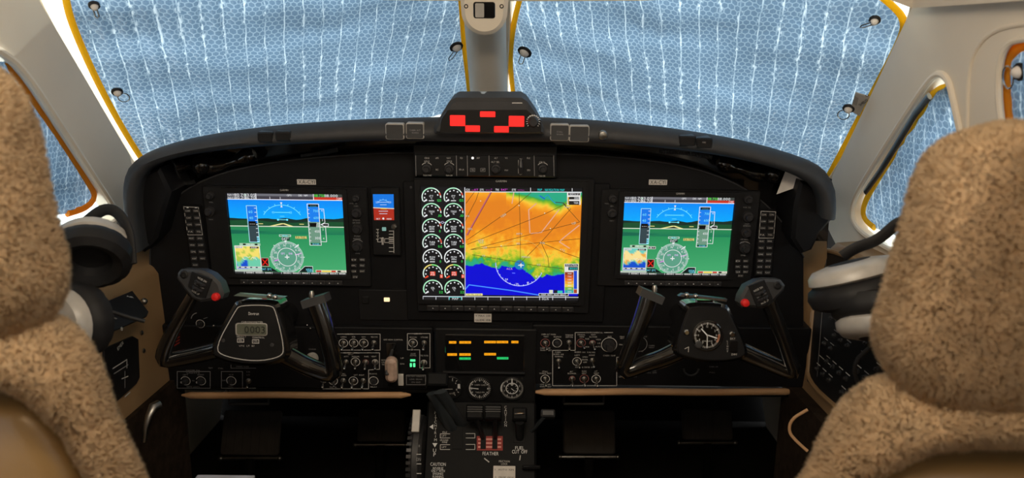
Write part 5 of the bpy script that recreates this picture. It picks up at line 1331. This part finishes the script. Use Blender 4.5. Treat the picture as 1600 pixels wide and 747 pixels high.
# ================================================================== control yokes
def yoke(side):
    L = side == 'port'; pl = YOK; q = lambda x, y, w_=0.0: pl.q(x, y, w_)
    hub = [(366, 482), (374, 473), (426, 473), (434, 481), (449, 545), (444, 561), (400, 569), (346, 560), (331, 546)] if L else [(1072, 484), (1080, 477), (1130, 478), (1138, 487), (1165, 546), (1158, 559), (1110, 564), (1066, 556), (1053, 546)]
    cx, cy = (390, 522) if L else (1108, 522)
    r = thing('control_yoke', 'black ram-horn control yoke with digital timer in front of the port display' if L else 'black ram-horn control yoke with round dial clock in front of the starboard display', 'control yoke', pl, q(cx, 570), 'control yokes')
    P2 = [Vector((a, b)) for a, b in hub]
    big = [Vector((cx, cy)) + (p - Vector((cx, cy))) * 1.11 for p in P2]
    mb = MB(pl); mb.prism([tuple(q(p.x, p.y)[:2]) for p in chaikin(big, 2)], -.04, .004, .006); part('hub', mb, 'yoke', r)
    mb = MB(pl); mb.prism([tuple(q(p.x, p.y)[:2]) for p in chaikin(P2, 2)], .003, .008, .002); fp = part('face_plate', mb, 'black2', r)
    # column
    c0 = q(cx, 522, -.03); mb = MB(pl); mb.tube([c0, c0 + Vector((0, 0, -.25))], .022, 20); part('column', mb, 'yoke', r)
    # horns
    def horn(pts, rs, name):
        V = [Vector((p[0], p[1], 0)) for p in pts]; n = 28
        D = resample([Vector((p[0], p[1], p[2] * 1000)) for p in chaikin([Vector((a, b, c)) for a, b, c in pts], 3, False)], n)
        rr = [rs[0] + (rs[1] - rs[0]) * min(1, 2 * i / (n - 1)) if i < n / 2 else rs[1] + (rs[2] - rs[1]) * (2 * i / (n - 1) - 1) for i in range(n)]
        mb = MB(pl); mb.tube([q(p.x, p.y, p.z / 1000) for p in D], rr, 14, up=(0, 0, 1)); return part(name, mb, 'yoke', r, ang=60)
    if L:
        horn([(345, 545, -.018), (318, 552, -.016), (280, 560, -.008), (254, 566, 0), (256, 548, .004), (268, 520, .008), (286, 490, .012), (302, 462, .016)], (.015, .0115, .009), 'horn')
        horn([(438, 550, -.018), (468, 566, -.014), (492, 577, -.006), (524, 588, 0), (520, 560, .006), (513, 530, .01), (504, 500, .012), (492, 466, .014)], (.016, .013, .0155), 'horn')
    else:
        horn([(1060, 548, -.018), (1035, 560, -.014), (1005, 569, -.006), (968, 585, 0), (981, 555, .006), (990, 530, .01), (1003, 500, .012), (1015, 462, .014)], (.016, .0115, .0145), 'horn')
        horn([(1158, 548, -.018), (1185, 560, -.016), (1215, 573, -.008), (1244, 586, 0), (1232, 555, .004), (1224, 530, .008), (1212, 500, .012), (1196, 462, .016)], (.015, .0115, .012), 'horn')
    # switch head
    if L: hd, ins, red, sc_, hp = [(281, 426), (286, 420), (318, 421), (334, 428), (347, 441), (353, 458), (350, 466), (334, 468), (318, 471), (304, 466), (292, 452), (280, 434)], [(300, 424), (332, 436), (322, 466), (306, 463), (294, 447)], (338.5, 463.5), (288, 429), -28
    else: hd, ins, red, sc_, hp = [(1153, 472), (1155, 462), (1164, 446), (1182, 437), (1196, 435), (1217, 436), (1224, 445), (1222, 453), (1212, 463), (1204, 474), (1190, 481), (1172, 479), (1158, 480)], [(1169, 447), (1194, 437), (1208, 468), (1196, 478), (1182, 480)], (1163.5, 473), (1214.5, 446), 28
    mb = MB(pl); mb.prism([tuple(q(*p, .02)[:2]) for p in hd], .004, .030, .004); h = part('switch_head', mb, 'grey', r)
    mb = MB(pl); mb.prism([tuple(q(*p, .03)[:2]) for p in ins], .029, .032, .001); part('switch_plate', mb, 'black2', h)
    mb = MB(pl); mb.lathe([(.0062, 0), (.0062, .005), (.005, .0075), (.0001, .009)], q(*red, .029), n=18); part('red_button', mb, 'red', h, label='round red disconnect button')
    mb = MB(pl); mb.lathe([(.0062, 0), (.0062, .002), (.004, .0035), (.0038, .002), (.0001, .002)], q(*sc_, .029), n=16); part('screw', mb, 'rubber', h)
    ic = Vector((sum(p[0] for p in ins) / 5, sum(p[1] for p in ins) / 5)); Rz = Matrix.Rotation(rad(hp), 3, 'Z'); kk = pl.k(ic.x, ic.y, .03)
    o0 = q(ic.x, ic.y, .032)
    for j in (-1, 1):
        mb = MB(pl); c = o0 + Rz @ Vector((0, j * 5 * kk, .0)); Xv = Rz @ Vector((1, 0, 0))
        mb.tube([c - Xv * 8 * kk, c + Vector((0, 0, .005)) - Xv * 3 * kk, c + Vector((0, 0, .002)), c + Vector((0, 0, .005)) + Xv * 3 * kk, c + Xv * 8 * kk], [.002, .0032, .0025, .0032, .002], 8); part('trim_rocker', mb, 'knob', h)
    d = Draw(pl, .0324); vx = Rz @ Vector((0, 1, 0))
    d.text(ic.x - vx.x * -11, ic.y - vx.y * 11.5, 3, 'NOSE DN', GR, width=15, rot=hp); d.text(ic.x - vx.x * 11, ic.y + vx.y * 11, 3, 'NOSE UP', GR, width=13, rot=hp)
    d.text(ic.x, ic.y, 2.4, 'TRIM  TRIM', DG, width=17, rot=hp); d.part('lettering', 'ink', h)
    # plain grip cap on the other horn
    gp, gr_ = ((494, 469), 17) if L else ((1016, 461), -22)
    Rg = Matrix.Rotation(rad(gr_), 3, 'Z'); mb = MB(pl); mb.box(q(*gp, .016), (.037, .012, .034), Rg); cp = part('grip_cap', mb, 'grey', r)
    mb = MB(pl); off = (-7, -8) if L else (7, -9); mb.lathe([(.004, -.004), (.004, .002), (.0025, .006), (.0001, .006)], q(gp[0] + off[0], gp[1] + off[1], .018), (0, 1, 0), 12); part('push_switch', mb, 'steel', cp)
    # chart clip on top of the hub
    cl = [(366, 462), (372, 458.5), (446, 464), (438, 468)] if L else [(1060, 462.5), (1066, 459), (1136, 467), (1134, 471.5)]
    mb = MB(pl); mb.prism([tuple(q(*p, .01)[:2]) for p in cl], .0, .014, .001); co = part('chart_clip', mb, 'green' if L else 'steel', r)
    for p in (((421, 462), (430, 464.5)) if L else ((1073, 461), (1087, 463))):
        mb = MB(pl); mb.ball(q(*p, .016), .0042, 8); part('clip_knob', mb, 'chrome', co)
    mb = MB(pl); a, b = (q(388, 466, -.01), q(412, 476, -.01)) if L else (q(1088, 468, -.01), q(1112, 480, -.01)); mb.box((a + b) / 2, (abs(b.x - a.x), abs(b.y - a.y), .012)); part('clip_post', mb, 'yoke', r)
    d = Draw(pl, .0083)
    if L:
        d.line([(p.x, p.y) for p in chaikin([Vector((cx, cy)) + (p - Vector((cx, cy))) * .92 for p in P2], 2)], 1.2, GR, closed=True)
        d.text(396.5, 490, 4.6, 'Davtron', WH, width=16); d.text(394, 503.4, 2.6, 'CHRONOMETER', GR, width=34)
        d.text(377.5, 526, 2.6, 'SELECT', GR, width=15); d.text(404, 527.5, 2.6, 'CONTROL', GR, width=19); d.text(386, 540.5, 2.4, 'UTC  LT  ET', GR, width=24)
        mb = MB(pl); a, b = q(368, 504.5, .008), q(418, 525, .008); mb.prism(rrect(a.x, a.y, b.x, b.y, .004), .007, .0105, .0012); bz = part('timer_bezel', mb, 'silver', r)
        mb = MB(pl); a, b = q(370, 506, .0105), q(416.5, 523.5, .0105); mb.prism(rrect(a.x, a.y, b.x, b.y, .003), .0095, .0112); lc = part('lcd', mb, 'lcd', r)
        e = Draw(pl, .0115); e.text(398, 515.3, 11, '0003', lin((24, 26, 20)), width=32); e.disc(399, 513, .8, lin((24, 26, 20)), 3, 8); e.disc(399, 518, .8, lin((24, 26, 20)), 3, 8); e.part('digits', 'ink', lc)
        for x, y in ((376, 532), (399.5, 533.5)): key(r, pl, x, y, 10, 6, .008, .0022)
        e2 = Draw(pl, .0104); e2.frame(371, 529.2, 381, 534.8, .9, GR); e2.frame(394.5, 530.7, 404.5, 536.4, .9, GR); e2.text(376, 532, 3, 'SEL', GR, width=6); e2.text(399.5, 533.5, 3, 'CTL', GR, width=6); e2.part('key_lettering', 'ink', r)
        for x, y in ((349, 532), (425, 539)): mb = MB(pl); mb.lathe([(.003, 0), (.003, .0012), (.001, .0016), (.0001, .0016)], q(x, y, .008), n=10); part('screw', mb, 'grey', r)
    else:
        mb = MB(pl); c = q(1105, 524, .008); k = pl.k(1105, 524); mb.lathe([(24 * k, -.002), (24 * k, .003), (22.5 * k, .004), (21.5 * k, .0015)], c, n=36); part('clock_bezel', mb, 'gloss', r)
        mb = MB(pl); mb.lathe([(21.6 * k, -.001), (21.6 * k, .0014)], c, n=36); dl = part('clock_dial', mb, 'black', r)
        e = Draw(pl, .0097); e.ticks(1105, 524, 17.5, 20.5, 0, 354, 60, .6, GR); e.ticks(1105, 524, 16.5, 20.5, 0, 330, 12, 1.1, WH); e.arc(1105, 524, 18.5, -35, 5, 3.2, lin((170, 96, 50)))
        for i in range(12): a = rad(90 - i * 30); e.text(1105 + cos(a) * 14, 524 - sin(a) * 14, 3.2, str(i or 12), GR)
        e.line([(1105, 524), (1096, 514)], 1.8, WH, 5); e.line([(1107, 524), (1120, 528.5)], 1.8, WH, 5); e.line([(1105, 526), (1104.5, 542)], 1.2, WH, 5); e.text(1105, 533, 2.2, 'CIVIL DATE', GR, width=16); e.disc(1105, 524, 1.6, GR, 6, 10); e.part('clock_marks', 'ink', dl)
        for x, y, m_, s_ in ((1091, 538, 'grey', .006), (1072.5, 519, 'chrome', .0045), (1143.5, 522, 'chrome', .0045)):
            mb = MB(pl); mb.lathe([(s_, 0), (s_, .003), (s_ * .7, .0045), (.0001, .0045)], q(x, y, .008), n=14); part('clock_knob' if m_ == 'grey' else 'screw', mb, m_, r)
        mb = MB(pl); a, b = q(1140, 533, .008), q(1151.5, 550, .008); mb.prism(rrect(a.x, a.y, b.x, b.y, .001), .008, .011, .0008); part('light_switch', mb, 'gloss', r)
        d.text(1145, 529.3, 3, 'BRT', GR, width=8); d.text(1147, 553.8, 3, 'DIM', GR, width=8)
        for i, ch in enumerate('LIGHT'): d.text(1136.5, 533 + i * 4, 2.6, ch, GR)
        d.line([(1070, 545), (1076, 542), (1075.5, 550)], .9, GR)
    d.part('lettering', 'ink', r)
yoke('port'); yoke('starboard')

# ================================================================== rudder pedals
def pedal(lab, x0, x1, y0, yb, Y):
    pl = Plane(PT((x0 + x1) / 2, yb, Y), (1, 0, 0), (0, .42, .9))
    g = thing('rudder_pedal', lab, 'pedal', pl, (0, 0, 0), 'rudder pedals')
    a, b = pl.q(x0, y0), pl.q(x1, yb - 4); mb = MB(pl); mb.prism(rrect(a.x, a.y, b.x, b.y, .008), -.012, 0, .003); part('pad', mb, 'pedal', g)
    for i in range(7):
        u = a.x + (b.x - a.x) * (i + .5) / 7; mb = MB(pl); mb.box((u, (a.y + b.y) / 2, .0015), (.006, abs(a.y - b.y) * .86, .003)); part('tread_rib', mb, 'pedal', g)
    c0, c1 = pl.q(x0 - 5, yb), pl.q(x1 + 3, yb); mb = MB(pl); pts = resample([c0, c1], 40); mb.tube(pts, [.0052 if i % 2 else .0044 for i in range(40)], 10); part('foot_bar', mb, 'steel', g)
    for e in (c0, c1): mb = MB(pl); mb.ball(e, .0065, 6); part('bar_end', mb, 'steel', g)
    m = (c0 + c1) / 2; mb = MB(pl); mb.tube([m, m + Vector((0, -.10, -.02)), m + Vector((0, -.16, -.05))], .012, 8); part('pedal_arm', mb, 'foot', g)
pedal('ribbed rudder pedal, outboard one in the port footwell', 350, 434, 641, 716, 1.66)
pedal('ribbed rudder pedal, set further forward next to the pedestal in the port footwell', 560, 632, 640, 695, 1.80)
pedal('ribbed rudder pedal beside the pedestal in the starboard footwell', 880, 962, 640, 714, 1.66)
pedal('ribbed rudder pedal, outboard one in the starboard footwell', 1066, 1146, 640, 692, 1.80)
for x, lab in ((380, 'thin metal rod across the top of the port footwell'), (903, 'thin metal rod across the top of the starboard footwell')):
    mb = MB(); a, b = PT(x - 22, 631, 1.37), PT(x + 40, 631, 1.37); mb.tube([a, b], .003, 8)
    for e_ in (a, b): mb.tube([e_, e_ + Vector((0, 0, .06))], .002, 6)
    solo('footwell_rod', mb, 'grey', lab, 'rod')

# ================================================================== side consoles
def console(left):
    s = 1 if left else -1
    X = (lambda x: x) if left else (lambda x: -x - .0905)     # mirrored about the aircraft centreline
    root = thing('side_console', 'tan side console with two black lettered plates below the port window' if left else 'tan side console with a large black circuit breaker plate below the starboard window', 'console', WORLD, (X(-.66), 1.0, 0))
    prof = [(-.645, 0.0), (-.645, .70), (-.652, .712), (-.735, .785), (-.78, .785), (-.92, 0)] if left else [(-.63, 0.0), (-.645, .53), (-.685, .755), (-.695, .765), (-.76, .77), (-.92, 0)]
    ys = [.62, 1.345]
    mb = MB(); mb.loft([[Vector((X(x), y, z)) for x, z in prof] for y in ys], True, True); part('body', mb, 'tan', root)
    kx = -.641 if left else -.625; mb = MB(); mb.box((X(kx - .01), .98, .245), (.03, .74, .49)); part('kick_panel', mb, 'kick', root)
    return root
cl = console(True)
pv = Plane((-.644, 1.2, .6), (0, 1, 0), (0, 0, 1))
sl = Plane((-.651, 1.2, .713), (0, 1, 0), (-.083, 0, .073))
def cplate(root, pl, pts, marks, seed):
    mb = MB(pl); mb.prism([tuple(pl.q(*p)[:2]) for p in pts], 0, .003, .001); o = part('lettered_plate', mb, 'black2', root)
    d = Draw(pl, .0033)
    for m in marks:
        if m[0] == 'l': d.line(m[1], m[2], m[3])
        elif m[0] == 't': d.text(*m[1:])
        else: d.poly(m[1], m[2])
    d.part('lettering', 'ink', o); return o
cplate(cl, sl, [(152, 478), (205, 456), (231, 489), (228, 496), (165, 524)], [('t', 203, 464, 3, 'AIR', GR, 3, 10, -40), ('t', 172, 486, 4, 'OXY', GR, 3, 14, -60), ('p', [(172, 504), (177, 505), (175, 510)], lin((190, 110, 60))), ('t', 190, 514, 3, 'OFF', GR, 3, 8, 20), ('t', 176, 496, 3, 'CREW', GR, 3, 11, -60)], 1)
cplate(cl, pv, [(160, 545), (205, 525), (214, 530), (216, 590), (211, 600), (180, 628), (160, 640)], [('l', [(176, 576), (198, 562), (198, 575)], .9, GR), ('l', [(178, 584), (200, 570)], .9, DG), ('l', [(195, 580), (195, 606)], .8, DG), ('l', [(190, 592), (200, 588)], .8, GR), ('t', 188, 540, 3, 'EMER', GR, 3, 10, 15), ('l', [(195, 620), (203, 613)], 1.2, GR)], 2)
mb = MB(pv); c = pv.q(225, 471, .006); mb.ball(c, .006, 8); part('stud', mb, 'steel', cl)
for p in ((221, 520), (224, 548)): mb = MB(pv); mb.lathe([(.004, 0), (.004, .002), (.002, .003), (.0001, .003)], pv.q(*p, 0), n=10); part('screw', mb, 'steel', cl)
cr = console(False)
_e = Vector((.5545, 1.2, .53)); _d = Vector((.040, 0, .225))
br = Plane(_e, (0, -1, 0), _d)
pl_pts = [(1262, 596), (1264, 560), (1278, 400), (1284, 388), (1330, 402), (1400, 440), (1480, 520), (1480, 760), (1400, 710), (1310, 640)]
mb = MB(br); mb.prism([tuple(br.q(*p)[:2]) for p in pl_pts], 0, .002, .001); bp = part('breaker_plate', mb, 'black2', cr)
P = [br.q(p.x, p.y, .002) for p in chaikin([Vector((a, b)) for a, b in pl_pts], 2)]
mb = MB(br); mb.tube(P, .0045, 8, True, up=(0, 0, 1)); part('plate_rim', mb, 'tan', cr)
d = Draw(br, .0025)
_b0, _b1 = br.q(1270, 590), br.q(1284, 392)
for row in range(9):
    for col in range(9):
        u = _b0.x + .012 + col * .026; v = _b0.y + .022 + row * .0245
        if rnd.random() < .25: continue
        kk_ = .0045
        inst('circuit_breaker', KNOB, cr, br, (u, v, .002), None, (kk_, kk_, .004))
        d._add([(u - .008, v + .0075), (u + .008, v + .0075), (u + .008, v + .0092), (u - .008, v + .0092)], [(0, 1, 2, 3)], GR if rnd.random() < .5 else DG, 1)
for v_ in (.045, .12, .2): d._add([(_b0.x + .005, _b0.y + v_), (_b0.x + .06, _b0.y + v_), (_b0.x + .06, _b0.y + v_ + .0012), (_b0.x + .005, _b0.y + v_ + .0012)], [(0, 1, 2, 3)], GR, 1)
d.line([(1277, 588), (1292, 396)], .8, DG); d.part('lettering', 'ink', cr)
# grey clip on the pillar foot and small fittings
mb = MB(); 
mb.tube([PT(248, 632, 1.17), PT(240, 636, 1.16), PT(233, 650, 1.15), PT(227, 668, 1.14), PT(225, 690, 1.14)], [.008, .0085, .006, .005, .004], 10); solo('latch_lever', mb, 'steel', 'small worn metal latch lever at the foot of the port console', 'latch')
mb = MB(); mb.tube(chaikin([PT(1262, 640, 1.12), PT(1236, 655, 1.12), PT(1232, 675, 1.12), PT(1245, 690, 1.11), PT(1262, 705, 1.10)], 2, False), .0026, 8); solo('cable_loop', mb, 'tanpad', 'looped brown cable hanging beside the starboard footwell', 'cable')
for a, b, c_, lab in (((205, 368), (240, 366), (238, 640), 'port'), ((1256, 398), (1288, 380), (1262, 640), 'starboard')):
    pl = Plane(PT(a[0], a[1], 1.345), (1, 0, 0), (0, 0, 1))
    pts = [(198, 340), (246, 372), (243, 634), (198, 634)] if lab == 'port' else [(1252, 392), (1292, 345), (1296, 622), (1252, 622)]
    mb = MB(pl); mb.prism([tuple(pl.q(*p)[:2]) for p in pts], -.01, .0, .002); solo('side_trim_panel', mb, 'tan', 'tan filler panel closing the %s end of the instrument panel' % lab, 'trim panel')

# ================================================================== headsets
def headset(lab, cups, band, boom=None):
    g = thing('headset', lab, 'headset', WORLD, cups[0][0], 'pilot headsets')
    for c, n_, r_, flip in cups:
        c = Vector(c); n_ = Vector(n_).normalized()
        mb = MB(); mb.lathe([(r_ * .5, .024), (r_ * .86, .020), (r_ * .98, .013), (r_, .004), (r_ * .9, 0)], c, n_, 28)
        sh = part('ear_cup', mb, 'silver', g)
        mb = MB(); mb.lathe([(.0001, .0245), (r_ * .45, .0245), (r_ * .5, .0235)], c, n_, 20); part('cup_badge', mb, 'rubber', sh)
        mb = MB(); prof = [(r_ * .9, .002), (r_ * 1.06, -.004), (r_ * 1.12, -.014), (r_ * 1.06, -.026), (r_ * .84, -.032), (r_ * .58, -.024), (r_ * .52, -.012), (.0001, -.010)]
        b0 = len(mb.v); mb.lathe(prof, c, n_, 56)
        for i in range(b0, len(mb.v)):
            kx = (i - b0) % 56
            if kx % 4 == 0: mb.v[i] = c + (mb.v[i] - c) * .985
        part('ear_cushion', mb, 'rubber', sh)
    mb = MB(); P = chaikin([Vector(p) for p in band], 3, False); mb.tube(P, .008, 10, flat=.45, up=(0, 1, 0)); part('headband', mb, 'rubber', g)
    if boom: mb = MB(); mb.tube(chaikin([Vector(p) for p in boom], 2, False), .0028, 8); b_ = part('mic_boom', mb, 'rubber', g)
c1 = PT(153, 412, .95); c2 = PT(106, 505, .88)
headset('grey and black headset hooked over the port console beside the sheepskin seat', [(c1 + Vector((-.006, 0, .02)), (-.28, .8, .55), .046, 1), (c2, (-.25, -.75, .1), .045, 1)],
        [c1 + Vector((-.03, .02, .045)), c1 + Vector((.005, .03, .075)), c1 + Vector((.035, .02, .05)), c1 + Vector((.045, 0, .0))], [c2 + Vector((.0, .03, .02)), c2 + Vector((.04, .06, -.01)), c2 + Vector((.06, .07, -.02))])
c1 = PT(1335, 437, .93); c2 = PT(1372, 500, .89)
headset('grey and black headset leaning on the starboard breaker plate beside the sheepskin seat', [(c1, (-.25, .25, .85), .056, 1), (c2 + Vector((0, -.0, -.0)), (-.05, -.45, -.85), .05, 1)],
        [c1 + Vector((-.01, .02, .026)), c1 + Vector((.005, .015, .04)), c1 + Vector((.03, .01, .05)), c1 + Vector((.055, 0, .085)), c1 + Vector((.08, -.01, .06))], [c2 + Vector((0, 0, -.03)), c2 + Vector((-.02, .02, -.07)), c2 + Vector((.01, .02, -.12))])

# ================================================================== sheepskin seats
def fur(name, src, dens, ln, parent, seed=1):
    """tufts of curled wool standing on a mesh, joined into one uncountable part"""
    me = src.data; rg = random.Random(seed); me.calc_loop_triangles()
    V, Fc, Nn = [], [], []
    for t in me.loop_triangles:
        a, b, c = (me.vertices[i].co for i in t.vertices); ar = (b - a).cross(c - a).length / 2
        cnt = ar * dens; cnt = int(cnt) + (rg.random() < cnt - int(cnt))
        n0, n1, n2 = (me.vertices[i].normal for i in t.vertices)
        if n0.y > .55 and n1.y > .55: cnt = 0
        for _ in range(cnt):
            u, v = rg.random(), rg.random()
            if u + v > 1: u, v = 1 - u, 1 - v
            p = a + (b - a) * u + (c - a) * v; n = (n0 * (1 - u - v) + n1 * u + n2 * v).normalized()
            cl_ = Vector((noise.noise(p * 130), noise.noise(p * 130 + Vector((9, 0, 0))), noise.noise(p * 130 + Vector((0, 9, 0)))))
            dr = (n + cl_ * .3 + Vector((rg.uniform(-.6, .6), rg.uniform(-.6, .6), rg.uniform(-.6, .5)))).normalized()
            l = ln * rg.uniform(.6, 1.25); sd = dr.orthogonal().normalized(); sd = Matrix.Rotation(rg.random() * 6.28, 3, dr) @ sd
            wv = sd * (.00045 * rg.uniform(.7, 1.3)); m_ = p + dr * l * .55 + sd.cross(dr) * l * .15; e = p + dr * l + cl_ * l * .3
            k = len(V); V += [p - wv * 1.2, p + wv * 1.2, m_ - wv, m_ + wv, e]; Fc += [(k, k + 1, k + 3, k + 2), (k + 2, k + 3, k + 4)]
            sn = (n * 1.0 + dr * .15 + cl_ * .12 + sd * rg.uniform(-.2, .2)).normalized(); Nn += [sn] * 5
    m = bpy.data.meshes.new(name); m.from_pydata(V, [], Fc); m.materials.append(M['fleece'])
    for p in m.polygons: p.use_smooth = True
    m.normals_split_custom_set_from_vertices([tuple(x) for x in Nn])
    o = bpy.data.objects.new(name, m); COL.objects.link(o); o.parent = parent; WMX[o] = WMX[parent]; o['kind'] = 'stuff'
    return o
def superbox(c, h, e, nu, nv, sc=None):
    """a pillow-like closed block: half sizes h, squareness e"""
    rows = []
    sg = lambda x, p: math.copysign(abs(x) ** p, x)
    for j in range(nv + 1):
        ph = -PI / 2 + PI * j / nv; row = []
        for i in range(nu):
            th = 2 * PI * i / nu
            x, y, z = sg(cos(ph), e) * sg(cos(th), e), sg(cos(ph), e) * sg(sin(th), e), sg(sin(ph), e)
            v = Vector((x * h[0], y * h[1], z * h[2]))
            if sc: v = sc(v)
            v += v.normalized() * .006 * noise.noise((v + c) * 22); row.append(Vector(c) + v)
        rows.append(row)
    return rows
def seat(lab, cx, dz, seed, dx_top, pw=0.0):
    g = thing('pilot_seat', lab, 'seat', WORLD, (cx, .72, 0), 'sheepskin pilot seats')
    Ys = .60
    # head rest
    def tp(v): return Vector((v.x + dx_top * (v.z / .11), v.y, v.z))
    mb = MB(); mb.loft(superbox(Vector((cx, Ys, .953 + dz)), (.102, .048, .114), .46, 72, 40, tp), True); hr = part('headrest', mb, 'fleece', g, ang=180)
    fur('headrest_wool', hr, 1000000, .005, hr, seed)
    # back rest: leather shell with a wool cover lapping round its edge
    prof = [(.068, .822), (.092 + pw * .2, .814), (.114 + pw * .5, .784), (.130 + pw, .74), (.147 + pw, .69), (.162 + pw, .61), (.17 + pw, .5), (.17 + pw, .42)]
    L_ = [(cx + x, z + dz) for x, z in prof]; R_ = [(cx - x, z + dz) for x, z in reversed(prof)]
    XZ = Plane((0, Ys - .02, 0), (1, 0, 0), (0, 0, 1))
    loop = chaikin([Vector(p) for p in [(cx + (x - cx) * .93, z - .046) for x, z in L_ + R_]], 2)
    mb = MB(XZ); mb.prism([tuple(p) for p in loop], -.06, -.004, .014); part('leather_back', mb, 'leather', g, ang=70)
    mb = MB(XZ); path = resample(chaikin([Vector((x, z, .0)) for x, z in R_ + L_], 2, False), 90)
    path = [Vector((p.x, p.y, -.025)) for p in path]
    mb.tube(path, [.013 + .012 * max(0, min(1, (p.y - dz - .755) / .06)) + .002 * noise.noise(p * 25) for p in path], 16, flat=2.0, up=(0, 0, 1)); cv = part('fleece_cover', mb, 'fleece', g, ang=180)
    fur('cover_wool', cv, 850000, .0055, cv, seed + 3)
    for s_ in (-1, 1): mb = MB(); mb.tube([(cx + s_ * .05, Ys, .80 + dz), (cx + s_ * .05, Ys, .90 + dz)], .007, 10); part('headrest_post', mb, 'steel', g)
    mb = MB(); mb.loft(superbox(Vector((cx, .86, .33)), (.215, .24, .055), .4, 40, 16), True); part('seat_cushion', mb, 'leather', g, ang=60)
    mb = MB(); mb.box((cx, .84, .14), (.30, .34, .27)); part('seat_base', mb, 'foot', g)
seat('sheepskin-covered seat on the port side, its headrest standing higher', -.497, 0.0, 11, -.012)
seat('sheepskin-covered seat on the starboard side, its headrest sitting lower', .432, -.047, 23, .014, .024)
a, b = PT(309, 742, 1.02), PT(398, 742, 1.02)
mb = MB(); mb.box(((a.x + b.x) / 2, 1.02 - .06, a.z - .006), (b.x - a.x, .12, .012)); solo('pale_folder', mb, 'paleblue', 'pale grey folder lying on the port seat at the bottom of the picture', 'folder')
